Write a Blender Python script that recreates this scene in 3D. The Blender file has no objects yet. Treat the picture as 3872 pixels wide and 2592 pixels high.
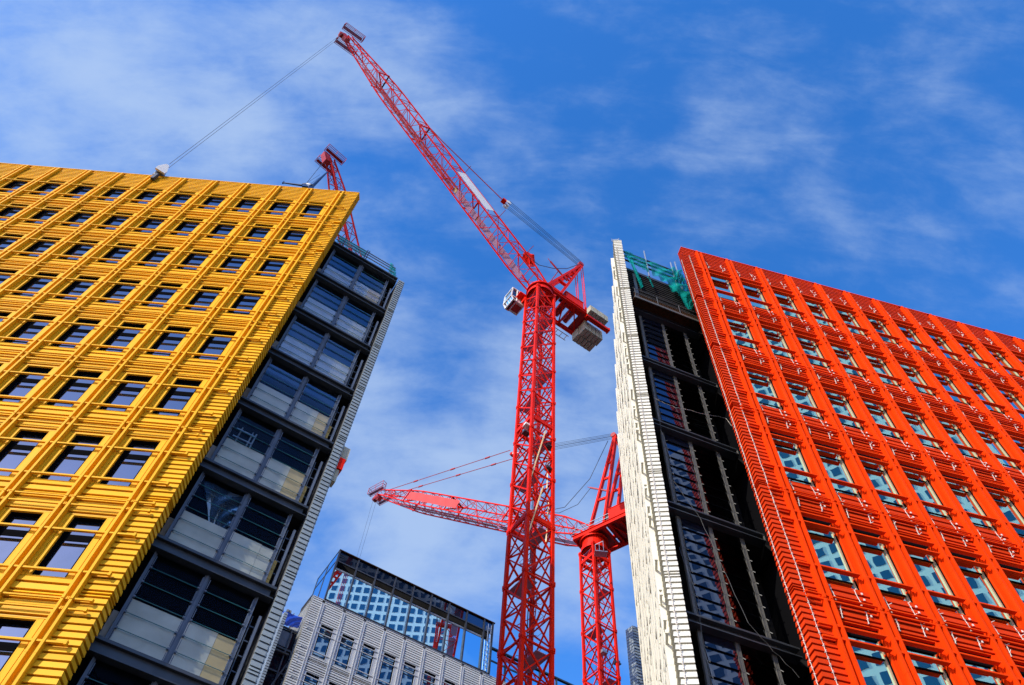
import bpy, math, random
from mathutils import Vector, Matrix
random.seed(7)
R = math.radians
sc = bpy.context.scene
COL = sc.collection

# ------------------------------------------------------------------ camera
cd = bpy.data.cameras.new("camera")
cam = bpy.data.objects.new("camera", cd)
COL.objects.link(cam)
cr = Vector((0.9955043, -0.0810304, 0.0490426))
cu = Vector((-0.0947159, -0.8516642, 0.5154581))
cf = Vector((0.0, 0.5177859, 0.8555102))
# camera up vector must point up in the picture
mat = Matrix((cr, cu, -cf)).transposed()
cam.matrix_world = Matrix.Translation((0, 0, 0)) @ mat.to_4x4()
cd.sensor_width = 36.0
cd.lens = 2953.0 / 3872.0 * 36.0
cd.clip_start = 0.1
cd.clip_end = 5000
sc.camera = cam
GZ = -1.6                       # the pavement lies 1.6 m below the lens

# ------------------------------------------------------------------ light
SUN = Vector((-0.60, -0.66, 0.55)).normalized()
sun_el = math.asin(SUN.z)
sun_az = math.atan2(SUN.x, SUN.y)
ld = bpy.data.lights.new("sun", 'SUN')
ld.energy = 5.0
ld.angle = R(0.5)
ld.color = (1.0, 0.93, 0.80)
sun = bpy.data.objects.new("sun", ld)
COL.objects.link(sun)
sun.rotation_euler = SUN.to_track_quat('Z', 'Y').to_euler()

world = bpy.data.worlds.new("World")
sc.world = world
world.use_nodes = True
nt = world.node_tree
for n in list(nt.nodes): nt.nodes.remove(n)
def N(nt, t, **k):
    n = nt.nodes.new(t)
    for a, b in k.items(): setattr(n, a, b)
    return n
out = N(nt, 'ShaderNodeOutputWorld')
bg = N(nt, 'ShaderNodeBackground'); bg.inputs['Strength'].default_value = 0.12
sky = N(nt, 'ShaderNodeTexSky', sky_type='NISHITA')
sky.sun_disc = False
sky.sun_elevation = sun_el
sky.sun_rotation = sun_az
sky.altitude = 100; sky.air_density = 1.0; sky.dust_density = 0.3; sky.ozone_density = 3.0
tc = N(nt, 'ShaderNodeTexCoord')
hs = N(nt, 'ShaderNodeHueSaturation'); hs.inputs['Saturation'].default_value = 1.32; hs.inputs['Value'].default_value = 2.0
nt.links.new(sky.outputs[0], hs.inputs['Color'])
# thin wind-blown cloud: stretched noise on the sky direction, thicker in some parts of the sky
def blob(direction, rad, amt):
    d = Vector(direction).normalized()
    dot = N(nt, 'ShaderNodeVectorMath', operation='DOT_PRODUCT'); dot.inputs[1].default_value = d
    nt.links.new(tc.outputs['Generated'], dot.inputs[0])
    mr = N(nt, 'ShaderNodeMapRange', interpolation_type='SMOOTHERSTEP')
    mr.inputs['From Min'].default_value = math.cos(R(rad)); mr.inputs['From Max'].default_value = 1.0
    mr.inputs['To Min'].default_value = 0; mr.inputs['To Max'].default_value = amt
    nt.links.new(dot.outputs['Value'], mr.inputs['Value'])
    return mr.outputs[0]
def add(a, b, op='ADD', clamp=False):
    m = N(nt, 'ShaderNodeMath', operation=op); m.use_clamp = clamp
    for i, v in enumerate((a, b)):
        if isinstance(v, (int, float)): m.inputs[i].default_value = v
        else: nt.links.new(v, m.inputs[i])
    return m.outputs[0]
def pix(x, y):          # sky direction seen at a point of the 2342 x 1568 picture
    X = (x / .605 - 1936) / 2953; Y = (y / .605 - 1296) / 2953
    return cr * X - cu * Y + cf
base = 0.0
mask = base
for x, y, r, a in ((90, 110, 19, .36), (620, 40, 13, .12), (860, 90, 9, .30), (330, 300, 10, .34), (950, 900, 13, .46), (900, 1180, 12, .46),
                   (1330, 950, 9, .34), (1150, 1250, 12, .45), (1950, 480, 14, .05), (1780, 230, 12, -.22), (2300, 500, 8, .08), (780, 760, 8, .22), (1720, 380, 12, .02), (420, 60, 11, .20), (1500, 1300, 8, .15)):
    mask = add(mask, blob(pix(x, y), r, a))
mp = N(nt, 'ShaderNodeMapping'); mp.inputs['Scale'].default_value = (3.0, 3.8, 3.2); mp.inputs['Rotation'].default_value = (0.3, 0.5, 0.9)
nt.links.new(tc.outputs['Generated'], mp.inputs['Vector'])
n1 = N(nt, 'ShaderNodeTexNoise'); n1.inputs['Scale'].default_value = 1.5; n1.inputs['Detail'].default_value = 9; n1.inputs['Roughness'].default_value = 0.56; n1.inputs['Distortion'].default_value = 0.15
nt.links.new(mp.outputs[0], n1.inputs['Vector'])
cov = add(add(n1.outputs['Fac'], -0.5), 2.3, 'MULTIPLY')
mp2 = N(nt, 'ShaderNodeMapping'); mp2.inputs['Scale'].default_value = (2.2, 6.5, 4.0); mp2.inputs['Rotation'].default_value = (0.2, 0.9, 0.4)
nt.links.new(tc.outputs['Generated'], mp2.inputs['Vector'])
n2 = N(nt, 'ShaderNodeTexNoise'); n2.inputs['Scale'].default_value = 3.2; n2.inputs['Detail'].default_value = 10; n2.inputs['Roughness'].default_value = 0.62; n2.inputs['Distortion'].default_value = 0.25
nt.links.new(mp2.outputs[0], n2.inputs['Vector'])
cov = add(cov, add(add(n2.outputs['Fac'], -0.5), 1.4, 'MULTIPLY'))
cov = add(cov, add(mask, 0.03))
mr = N(nt, 'ShaderNodeMapRange', interpolation_type='SMOOTHSTEP')
mr.inputs['From Min'].default_value = -0.25; mr.inputs['From Max'].default_value = 1.25; mr.inputs['To Max'].default_value = 0.74
nt.links.new(cov, mr.inputs['Value'])
mixc = N(nt, 'ShaderNodeMix', data_type='RGBA'); mixc.inputs['B'].default_value = (4.3, 5.6, 7.7, 1)
tint = N(nt, 'ShaderNodeVectorMath', operation='MULTIPLY'); tint.inputs[1].default_value = (1.55, 1.22, 1.42)
nt.links.new(hs.outputs[0], tint.inputs[0])
nt.links.new(mr.outputs[0], mixc.inputs['Factor']); nt.links.new(tint.outputs[0], mixc.inputs['A'])
nt.links.new(mixc.outputs['Result'], bg.inputs['Color'])
nt.links.new(bg.outputs[0], out.inputs['Surface'])

sc.view_settings.view_transform = 'Standard'
sc.view_settings.look = 'None'
sc.view_settings.exposure = 0.0
sc.view_settings.gamma = 1.0
sc.render.engine = 'CYCLES'

# ------------------------------------------------------------------ materials
def bsdf(name, col, rough=0.5, metal=0.0, spec=0.5, island=0.0, noise=0.0, nscale=2.0, bump=0.0, bscale=4.0, streak=0.0):
    m = bpy.data.materials.new(name); m.use_nodes = True
    t = m.node_tree; b = t.nodes['Principled BSDF']
    b.inputs['Base Color'].default_value = (*col, 1)
    b.inputs['Roughness'].default_value = rough
    b.inputs['Metallic'].default_value = metal
    b.inputs['Specular IOR Level'].default_value = spec
    if spec <= .2: b.inputs['IOR'].default_value = 1.0 + spec * 2.5
    val = None
    def mul(a, b_):
        q = N(t, 'ShaderNodeMath', operation='MULTIPLY')
        for i, v in enumerate((a, b_)):
            if isinstance(v, (int, float)): q.inputs[i].default_value = v
            else: t.links.new(v, q.inputs[i])
        return q.outputs[0]
    if island:
        g = N(t, 'ShaderNodeNewGeometry'); r = N(t, 'ShaderNodeMapRange')
        r.inputs['To Min'].default_value = 1 - island; r.inputs['To Max'].default_value = 1 + island
        t.links.new(g.outputs['Random Per Island'], r.inputs['Value']); val = r.outputs[0]
    if noise or streak:
        c = N(t, 'ShaderNodeTexCoord'); mp_ = N(t, 'ShaderNodeMapping')
        mp_.inputs['Scale'].default_value = (1, 1, .15) if streak else (1, 1, 1)
        t.links.new(c.outputs['Object'], mp_.inputs['Vector'])
        n = N(t, 'ShaderNodeTexNoise'); n.inputs['Scale'].default_value = nscale; n.inputs['Detail'].default_value = 6
        t.links.new(mp_.outputs[0], n.inputs['Vector'])
        a = noise or streak
        r = N(t, 'ShaderNodeMapRange'); r.inputs['From Min'].default_value = .3; r.inputs['From Max'].default_value = .7
        r.inputs['To Min'].default_value = 1 - a; r.inputs['To Max'].default_value = 1 + a * .6
        t.links.new(n.outputs['Fac'], r.inputs['Value'])
        val = mul(val, r.outputs[0]) if val is not None else r.outputs[0]
    if val is not None:
        mx = N(t, 'ShaderNodeVectorMath', operation='SCALE'); mx.inputs[0].default_value = col
        t.links.new(val, mx.inputs['Scale']); t.links.new(mx.outputs[0], b.inputs['Base Color'])
    if bump:
        c = N(t, 'ShaderNodeTexCoord'); n = N(t, 'ShaderNodeTexNoise'); n.inputs['Scale'].default_value = bscale; n.inputs['Detail'].default_value = 2
        t.links.new(c.outputs['Object'], n.inputs['Vector'])
        bp = N(t, 'ShaderNodeBump'); bp.inputs['Strength'].default_value = 1; bp.inputs['Distance'].default_value = bump
        t.links.new(n.outputs['Fac'], bp.inputs['Height']); t.links.new(bp.outputs[0], b.inputs['Normal'])
    return m
def glass_mat(name, ior=2.2, tint=(.9, .95, 1), deep=(.006, .009, .014), bump=0.004, bscale=.6, gain=1.0):
    # coated window glass in front of an unlit room: a mirror film over near-black
    m = bpy.data.materials.new(name); m.use_nodes = True
    t = m.node_tree
    for n in list(t.nodes): t.nodes.remove(n)
    o = N(t, 'ShaderNodeOutputMaterial'); d = N(t, 'ShaderNodeBsdfDiffuse'); d.inputs[0].default_value = (*deep, 1)
    g = N(t, 'ShaderNodeBsdfGlossy'); g.inputs['Color'].default_value = (*tint, 1); g.inputs['Roughness'].default_value = 0.0
    f = N(t, 'ShaderNodeFresnel'); f.inputs['IOR'].default_value = ior
    mx = N(t, 'ShaderNodeMixShader')
    c = N(t, 'ShaderNodeTexCoord'); n = N(t, 'ShaderNodeTexNoise'); n.inputs['Scale'].default_value = bscale; n.inputs['Detail'].default_value = 1
    bp = N(t, 'ShaderNodeBump'); bp.inputs['Distance'].default_value = bump
    t.links.new(c.outputs['Object'], n.inputs['Vector']); t.links.new(n.outputs['Fac'], bp.inputs['Height']); t.links.new(bp.outputs[0], g.inputs['Normal'])
    fg = N(t, 'ShaderNodeMath', operation='MULTIPLY'); fg.inputs[1].default_value = gain; t.links.new(f.outputs[0], fg.inputs[0])
    t.links.new(fg.outputs[0], mx.inputs[0]); t.links.new(d.outputs[0], mx.inputs[1]); t.links.new(g.outputs[0], mx.inputs[2]); t.links.new(mx.outputs[0], o.inputs[0])
    return m
def clear_mat(name, ior=1.6, tint=(.75, .85, .85), trans=(.55, .66, .68), rough=0.02, gain=1.0):
    m = bpy.data.materials.new(name); m.use_nodes = True
    t = m.node_tree
    for n in list(t.nodes): t.nodes.remove(n)
    o = N(t, 'ShaderNodeOutputMaterial'); d = N(t, 'ShaderNodeBsdfTransparent'); d.inputs[0].default_value = (*trans, 1)
    g = N(t, 'ShaderNodeBsdfGlossy'); g.inputs['Color'].default_value = (*tint, 1); g.inputs['Roughness'].default_value = rough
    f = N(t, 'ShaderNodeFresnel'); f.inputs['IOR'].default_value = ior
    mx = N(t, 'ShaderNodeMixShader')
    fg = N(t, 'ShaderNodeMath', operation='MULTIPLY'); fg.inputs[1].default_value = gain; t.links.new(f.outputs[0], fg.inputs[0])
    t.links.new(fg.outputs[0], mx.inputs[0]); t.links.new(d.outputs[0], mx.inputs[1]); t.links.new(g.outputs[0], mx.inputs[2]); t.links.new(mx.outputs[0], o.inputs[0])
    return m
def net_mat(name, col, hole=0.45, scale=60):
    # woven debris netting: thread and holes
    m = bpy.data.materials.new(name); m.use_nodes = True
    t = m.node_tree
    for n in list(t.nodes): t.nodes.remove(n)
    o = N(t, 'ShaderNodeOutputMaterial'); d = N(t, 'ShaderNodeBsdfDiffuse'); d.inputs[0].default_value = (*col, 1)
    tl = N(t, 'ShaderNodeBsdfTranslucent'); tl.inputs[0].default_value = (*col, 1)
    a = N(t, 'ShaderNodeMixShader'); a.inputs[0].default_value = .5
    tr = N(t, 'ShaderNodeBsdfTransparent'); mx = N(t, 'ShaderNodeMixShader')
    c = N(t, 'ShaderNodeTexCoord'); n = N(t, 'ShaderNodeTexNoise'); n.inputs['Scale'].default_value = scale * .06; n.inputs['Detail'].default_value = 6
    r = N(t, 'ShaderNodeMapRange'); r.inputs['From Min'].default_value = .35; r.inputs['From Max'].default_value = .65
    r.inputs['To Min'].default_value = max(0, hole - .22); r.inputs['To Max'].default_value = min(1, hole + .22)
    t.links.new(c.outputs['Object'], n.inputs['Vector']); t.links.new(n.outputs['Fac'], r.inputs['Value']); t.links.new(r.outputs[0], mx.inputs[0])
    t.links.new(d.outputs[0], a.inputs[1]); t.links.new(tl.outputs[0], a.inputs[2]); t.links.new(a.outputs[0], mx.inputs[1]); t.links.new(tr.outputs[0], mx.inputs[2]); t.links.new(mx.outputs[0], o.inputs[0])
    return m
M = dict(
 yellow=bsdf('yellow_glaze', (.79, .405, .016), .45, spec=.14, island=.09, noise=.06, nscale=.7),
 yellow_m=bsdf('yellow_metal', (.80, .405, .012), .5, spec=.12, noise=.06, nscale=.6),
 yellow_d=bsdf('yellow_backing_shaded', (.22, .04, .003), .7),  # same paint as the tiles, shade of the joints put into its colour
 red=bsdf('orange_red_glaze', (.60, .040, .005), .45, spec=.12, island=.10, noise=.08, nscale=.7),
 red_m=bsdf('orange_red_metal', (.78, .050, .003), .5, spec=.10, noise=.07, nscale=.6),
 red_d=bsdf('red_backing_shaded', (.16, .008, .003), .7),  # orange paint darkened: shade between the tiles is in the colour
 cream=bsdf('cream_glaze', (.68, .65, .54), .5, spec=.15, island=.05, noise=.06, nscale=.8),
 cream_m=bsdf('cream_metal', (.68, .65, .53), .5, spec=.15, noise=.05, nscale=.8),
 cream_d=bsdf('cream_backing', (.30, .27, .20), .6),
 grey=bsdf('grey_glaze', (.235, .27, .275), .35, island=.10, noise=.08, nscale=.8),
 grey_m=bsdf('grey_metal', (.24, .27, .28), .4),
 grey_d=bsdf('grey_backing', (.06, .06, .065), .6),
 pale=bsdf('pale_grey_glaze', (.50, .50, .46), .35, island=.09, noise=.08, nscale=.5),
 pale_m=bsdf('pale_grey_metal', (.50, .51, .50), .4),
 pale_d=bsdf('pale_grey_backing', (.16, .15, .14), .6),
 frame=bsdf('dark_window_frame', (.005, .005, .006), .6, spec=.03),
 beige=bsdf('beige_jamb', (.42, .30, .17), .5),
 glassY=glass_mat('sky_window_glass', 3.0, (.66, .86, 1)),
 glassR=glass_mat('teal_window_glass', 2.6, (.46, .82, .74), (.003, .012, .02), .0025, .9),
 glassB=glass_mat('blue_window_glass', 2.8, (.55, .86, 1), bump=.0012),
 glassD=glass_mat('dark_glass', 1.4, (.5, .6, .8), (.004, .006, .012), gain=.24),
 glassW=glass_mat('tinted_window_glass', 1.9, (.5, .75, 1), (.004, .012, .03), gain=.5),
 louvre=clear_mat('louvre_glass', 1.2, (.35, .45, .6), (.90, .93, .94), gain=.35),
 louvreR=clear_mat('dim_louvre_glass', 1.2, (.3, .35, .4), (.5, .5, .5), gain=.3),
 edge=bsdf('green_glass_edge', (.03, .13, .12), .15),
 steel=bsdf('dark_steel', (.05, .055, .062), .42, metal=.3, noise=.3, nscale=1.5),
 steel2=bsdf('slate_steel', (.10, .12, .155), .45, noise=.25, nscale=2),
 galv=bsdf('galvanised_steel', (.33, .37, .40), .4, metal=.6, noise=.15, nscale=3),
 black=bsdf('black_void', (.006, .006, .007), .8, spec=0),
 dark=bsdf('dark_cladding', (.030, .029, .028), .6, spec=.05, noise=.3, nscale=1),
 board=bsdf('grey_board', (.60, .55, .45), .7, noise=.18, nscale=1.5, island=.06),
 board2=bsdf('tan_board', (.66, .46, .22), .7, noise=.22, nscale=1.5),
 wood=bsdf('yellow_timber', (.62, .38, .08), .6, noise=.25, nscale=5),
 net=net_mat('green_net', (.012, .46, .38), .36, 30),
 film=clear_mat('plastic_film', 1.3, (.8, .85, .9), (.80, .83, .85), .3),
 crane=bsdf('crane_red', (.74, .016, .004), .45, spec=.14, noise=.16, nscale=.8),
 crane_shade=bsdf('crane_red_shaded', (.33, .012, .010), .5, spec=.1, noise=.2, nscale=1.2),  # same crane red, with the far jib's shade put into the colour
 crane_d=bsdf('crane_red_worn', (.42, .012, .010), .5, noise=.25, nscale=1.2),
 concrete=bsdf('pale_concrete', (.42, .39, .29), .8, spec=.1, noise=.18, nscale=1.4, island=.07),
 white=bsdf('white_paint', (.74, .71, .64), .4, noise=.08, nscale=2),
 cable=bsdf('steel_rope', (.05, .06, .08), .45, metal=.4),
 tie=bsdf('white_plastic', (.72, .64, .54), .6),
 yellowp=bsdf('pale_pole', (.75, .55, .30), .5),
 mesh_floor=bsdf('pinkish_grating', (.42, .22, .34), .6),
 blueboom=bsdf('blue_black_paint', (.01, .03, .09), .3),
 bluesheet=bsdf('blue_sheeting', (.012, .06, .42), .4, noise=.3, nscale=2),
 banner=bsdf('red_banner', (.62, .035, .02), .55, noise=.12, nscale=1),
 rust=bsdf('rusty_grating', (.05, .024, .011), .7, noise=.4, nscale=6, spec=.1),
 post_grey=bsdf('olive_grey_post', (.095, .09, .075), .5, noise=.25, nscale=3),  # dark olive grey, tone varied by noise
 asphalt=bsdf('asphalt', (.05, .05, .052), .85, noise=.2, nscale=3),
 roof=bsdf('grey_roof', (.18, .18, .18), .8),
)

# ------------------------------------------------------------------ helpers
BOXF = [(0, 3, 2, 1), (4, 5, 6, 7), (0, 1, 5, 4), (1, 2, 6, 5), (2, 3, 7, 6), (3, 0, 4, 7)]
class MB:
    def __init__(s): s.v = []; s.f = []
    def hexa(s, p):           # 8 corner points: bottom loop then top loop
        n = len(s.v); s.v += [tuple(q) for q in p]
        s.f += [tuple(n + i for i in f) for f in BOXF]
    def quad(s, *p):
        n = len(s.v); s.v += [tuple(q) for q in p]; s.f.append(tuple(range(n, n + len(p))))
    def box(s, c, sx, sy, sz, ax=None):
        c = Vector(c); ax = ax or (Vector((1, 0, 0)), Vector((0, 1, 0)), Vector((0, 0, 1)))
        a, b, d = ax[0] * sx / 2, ax[1] * sy / 2, ax[2] * sz / 2
        s.hexa([c - a - b - d, c + a - b - d, c + a + b - d, c - a + b - d, c - a - b + d, c + a - b + d, c + a + b + d, c - a + b + d])
    def bar(s, p, q, w, h=None, up=Vector((0, 0, 1))):
        p = Vector(p); q = Vector(q); d = (q - p)
        if d.length < 1e-6: return
        d.normalize(); h = h or w
        x = d.cross(up)
        if x.length < 1e-3: x = d.cross(Vector((1, 0, 0)))
        x.normalize(); y = x.cross(d)
        x = x * w / 2; y = y * h / 2
        s.hexa([p - x - y, p + x - y, p + x + y, p - x + y, q - x - y, q + x - y, q + x + y, q - x + y])
    def tube(s, pts, r, n=6):
        pts = [Vector(p) for p in pts]; rings = []
        for i, p in enumerate(pts):
            d = (pts[min(i + 1, len(pts) - 1)] - pts[max(i - 1, 0)]).normalized()
            x = d.cross(Vector((0, 0, 1)))
            if x.length < 1e-3: x = d.cross(Vector((1, 0, 0)))
            x.normalize(); y = x.cross(d)
            b = len(s.v); rr = r[i] if isinstance(r, (list, tuple)) else r
            for k in range(n):
                a = 2 * math.pi * k / n; s.v.append(tuple(p + (x * math.cos(a) + y * math.sin(a)) * rr))
            rings.append(b)
        for a, b in zip(rings, rings[1:]):
            for k in range(n):
                k2 = (k + 1) % n; s.f.append((a + k, a + k2, b + k2, b + k))
        s.f.append(tuple(rings[0] + k for k in range(n))[::-1]); s.f.append(tuple(rings[-1] + k for k in range(n)))
    def prism(s, poly, z0, z1):
        n = len(s.v); k = len(poly)
        s.v += [(p[0], p[1], z0) for p in poly] + [(p[0], p[1], z1) for p in poly]
        s.f.append(tuple(range(n, n + k))[::-1]); s.f.append(tuple(range(n + k, n + 2 * k)))
        for i in range(k):
            j = (i + 1) % k; s.f.append((n + i, n + j, n + k + j, n + k + i))
    def extrude(s, pts, vec):     # closed outline pts swept along vec
        n = len(s.v); k = len(pts); vec = Vector(vec)
        s.v += [tuple(Vector(p)) for p in pts] + [tuple(Vector(p) + vec) for p in pts]
        s.f.append(tuple(range(n, n + k))[::-1]); s.f.append(tuple(range(n + k, n + 2 * k)))
        for i in range(k):
            j = (i + 1) % k; s.f.append((n + i, n + j, n + k + j, n + k + i))
    def build(s, name, m, parent=None, org=None, smooth=False):
        o = Vector(org) if org is not None else (Vector(parent['_w']) if parent is not None and '_w' in parent else Vector((0, 0, 0)))
        me = bpy.data.meshes.new(name)
        me.from_pydata([tuple(Vector(v) - o) for v in s.v], [], s.f); me.update()
        me.materials.append(M[m] if isinstance(m, str) else m)
        if smooth:
            for p_ in me.polygons: p_.use_smooth = True
        ob = bpy.data.objects.new(name, me); COL.objects.link(ob)
        ob['_w'] = tuple(o)
        if parent is not None:
            ob.parent = parent; ob.location = o - Vector(parent['_w'])
        else: ob.location = o
        return ob
ROOTS = []
def thing(name, label, cat, loc, group=None, kind=None):
    o = bpy.data.objects.new(name, None); COL.objects.link(o); o.location = loc; o['_w'] = tuple(loc); o.empty_display_size = .5
    tag(o, label, cat, group, kind); return o
def tag(o, label, cat=None, group=None, kind=None):
    if label: o['label'] = label
    if cat: o['category'] = cat
    if group: o['group'] = group
    if kind: o['kind'] = kind
    return o
def clone(o, loc, parent):
    c = o.copy(); COL.objects.link(c); c.parent = parent; c.location = loc; return c
CR = (cr, cu, cf)
def visible(P, margin=350):
    P = Vector(P); z = P.dot(cf)
    if z < .5: return False
    x = 1936 + 2953 * P.dot(cr) / z; y = 1296 - 2953 * P.dot(cu) / z
    return -margin < x < 3872 + margin and -margin < y < 2592 + margin

class Fr:       # facade frame: u along the wall, w outward, z up
    def __init__(s, o, az, flip=False):
        s.o = Vector((o[0], o[1], 0)); s.d = Vector((math.cos(R(az)), math.sin(R(az)), 0))
        s.n = Vector((s.d.y, -s.d.x, 0))
        if flip: s.d = -s.d
    def T(s, u, w, z): return s.o + s.d * u + s.n * w + Vector((0, 0, z))
    def box(s, mb, u0, u1, w0, w1, z0, z1):
        T = s.T; mb.hexa([T(u0, w0, z0), T(u1, w0, z0), T(u1, w1, z0), T(u0, w1, z0), T(u0, w0, z1), T(u1, w0, z1), T(u1, w1, z1), T(u0, w1, z1)])
    def tile(s, mb, u0, u1, wb, w, z0, z1, lip):
        T = s.T; mb.hexa([T(u0, wb, z0), T(u1, wb, z0), T(u1, w + lip, z0), T(u0, w + lip, z0), T(u0, wb, z1), T(u1, wb, z1), T(u1, w, z1), T(u0, w, z1)])

def facade(root, F, z1, b, H, ncol, nrow, pre, op, courses, bars, rails, corner, ret, vtop, cpitch, glass, frame_bands,
           style='slot', wt=-.20, rib=((-.07, -.03), (.055, .094)), wg=-.5, stub=True, zmin=GZ + .0, win=True, raild=.07):
    """z1: level of the joint below the top storey. op: opening (u0,u1,v0,v1) in bays / storeys."""
    mat, mm, md = pre, pre + '_m', pre + '_d'
    ztop = z1 - (vtop - 1) * H
    Z = lambda v: z1 - (v - 1) * H
    gap = .05
    def put_tile(mb, u0, u1, v0, v1, g=gap):
        za, zb = Z(v1), Z(v0)
        if zb - za < .09: F.box(mb, u0, u1, wt - .07, wt - .005, za + g * .5, zb)
        else: F.tile(mb, u0, u1, wt - .07, wt, za + g, zb, .032)
    rib_r = rib[1][1] * b + .0; rib_l = rib[0][0] * b
    # cladding between the fins
    mb = MB(); bk = MB(); jm = MB()
    np_ = max(3, int(round((op[2] - vtop) / (cpitch / H))))
    for c in range(ncol):
        ua, ub = c * b + rib_r + .005, (c + 1) * b + rib_l - .005
        if not any(visible(F.T((ua + ub) / 2, 0, Z(r + .4)), 700) for r in range(nrow + 1)): continue
        st = (op[2] - vtop) / np_
        for k in range(np_): put_tile(mb, ua, ub, vtop + k * st, vtop + (k + 1) * st)
        for r in range(nrow):
            for a, bb in courses: put_tile(mb, ua, ub, r + a, r + bb)
        # backing sheets behind the joints, leaving the openings free
        F.box(bk, c * b, (c + 1) * b, wt - .12, wt - .072, Z(op[2]), ztop - .05)
        for r in range(nrow):
            F.box(bk, c * b, (c + 1) * b, wt - .12, wt - .072, Z(r + 1 + op[2]), Z(r + op[3]))
    mb.build('cladding', mat, root); bk.build('backing', md, root)
    # channel behind each pair of fins, fins
    chn = MB()
    for c in range(ncol + 1):
        u = c * b
        if not any(visible(F.T(u, 0, Z(r)), 700) for r in range(nrow + 1)): continue
        F.box(chn, u + rib[0][0] * b, u + rib[1][1] * b, wt - .06, wt + .02, Z(nrow), ztop - .3)
        for (a, bb) in rib:
            f = MB()
            for r in range(nrow + 1):
                za = Z(r + 1) if r < nrow else Z(nrow) ; zb = min(Z(r), ztop - .12)
                zm = za + (zb - za) * .55
                if r < nrow:
                    F.box(f, u + a * b, u + bb * b, wt + .021, 0, za + .012, zm - .004)
                    F.box(f, u + a * b, u + bb * b, wt + .021, -.004, zm + .004, zb - .012)
            F.box(f, u + a * b, u + bb * b, wt + .021, 0, Z(0) + .012, ztop - (.32 if a < 0 else .42))
            f.build('fin', mm, root)
    chn.build('fin_channel', mm, root)
    # sun rails
    for r in range(nrow):
        for kind, v in [('rail', q) for q in rails] + [('bar', q) for q in bars]:
            z = Z(r + v)
            if z < zmin: continue
            m2 = MB()
            if kind == 'bar':
                F.box(m2, -(.32 * b) if stub else rib_l, ncol * b, -.10, -.04, z - .024, z + .024)
                if stub: F.box(m2, -(.32 * b) - .05, -(.32 * b) + .03, -.12, -.02, z - .05, z + .05)
                for c in range(ncol):
                    for uu in (c * b + .0, c * b + .05): F.box(m2, uu - .03, uu + .0, -.13, -.02, z - .05, z + .05)
            elif raild < .1:
                F.box(m2, -(.34 * b) if stub else rib_l, ncol * b, -.115, -.03, z - .035, z + .025)
                if stub: F.box(m2, -(.34 * b) - .04, -(.34 * b) + .03, -.12, -.01, z - .07, z + .06)
            else:
                for c in range(ncol):
                    ua, ub = c * b + rib_r, (c + 1) * b + rib_l - .16
                    T = F.T
                    m2.hexa([T(ua, -raild, z - .03), T(ub - .02, -raild, z - .03), T(ub - .02, -.01, z - .03), T(ua, -.01, z - .03),
                             T(ua, -raild, z + .03), T(ub, -raild, z + .03), T(ub + .05, -.01, z + .03), T(ua, -.01, z + .03)])
                    F.box(m2, ub - .15, ub - .12, -raild - .2, -raild, z - .09, z - .031)
                    F.box(m2, c * b + rib[0][1] * b, c * b + rib[1][0] * b, -.13, -.03, z - .05, z + .05)
                if stub: F.box(m2, -.30 * b, rib_l, -.14, -.05, z - .035, z + .035)
            if m2.v: m2.build('sunshade_rail' if kind == 'rail' else 'spandrel_bar', mm, root)
    # solid corner strip with its return
    if corner:
        cm = MB(); cb = MB()
        u0 = corner; d = ret
        vs = []
        v = vtop
        kk = int(round((1 - vtop % 1 if vtop % 1 else 0) * 0))
        pv = cpitch / H
        v = vtop
        k0 = int(round(-vtop / pv)) if vtop < 0 else 0
        p0 = (-vtop) / max(1, k0)
        for k in range(k0): vs.append((vtop + k * p0, vtop + (k + 1) * p0))
        nn = int(round(1 / pv)); short = courses[2][0] if len(courses) > 3 else None
        for r in range(nrow):
            q = 1.0 / nn
            for k in range(nn):
                a = r + k * q; e = r + (k + 1) * q
                if k == nn - 2: vs += [(a, a + q * .5), (a + q * .5, e)]
                else: vs.append((a, e))
        for a, e in vs:
            za, zb = Z(e) + gap, Z(a); T = F.T; lp = .032
            if zb < zmin: continue
            uu = rib_l + .0; g0 = .05
            # front leaf and return leaf of one corner tile, sharing the arris
            cm.hexa([T(u0 - lp, wt - .07, za), T(uu, wt - .07, za), T(uu, wt + lp, za), T(u0 - lp, wt + lp, za),
                     T(u0, wt - .07, zb), T(uu, wt - .07, zb), T(uu, wt, zb), T(u0, wt, zb)])
            j = (random.random() - .5) * .02
            cm.hexa([T(u0 - lp, wt - d + j, za), T(u0 + .07, wt - d + j, za), T(u0 + .07, wt - .0705, za), T(u0 - lp, wt - .0705, za),
                     T(u0, wt - d + j, zb), T(u0 + .07, wt - d + j, zb), T(u0 + .07, wt - .0705, zb), T(u0, wt - .0705, zb)])
        F.box(cb, u0 + .072, rib_l, wt - d, wt - .072, max(Z(nrow), zmin), ztop - .03)
        cm.build('corner_cladding', mat, root); cb.build('corner_backing', md, root)
    # coping
    cp = MB(); F.box(cp, (corner or rib_l) - .04, ncol * b, wt - (ret or .4), wt + .045, ztop, ztop + .06); cp.build('coping', mm, root)
    # windows
    if not win: return
    cu0, cu1 = op[0] * b, op[1] * b
    protos = {}
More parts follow.
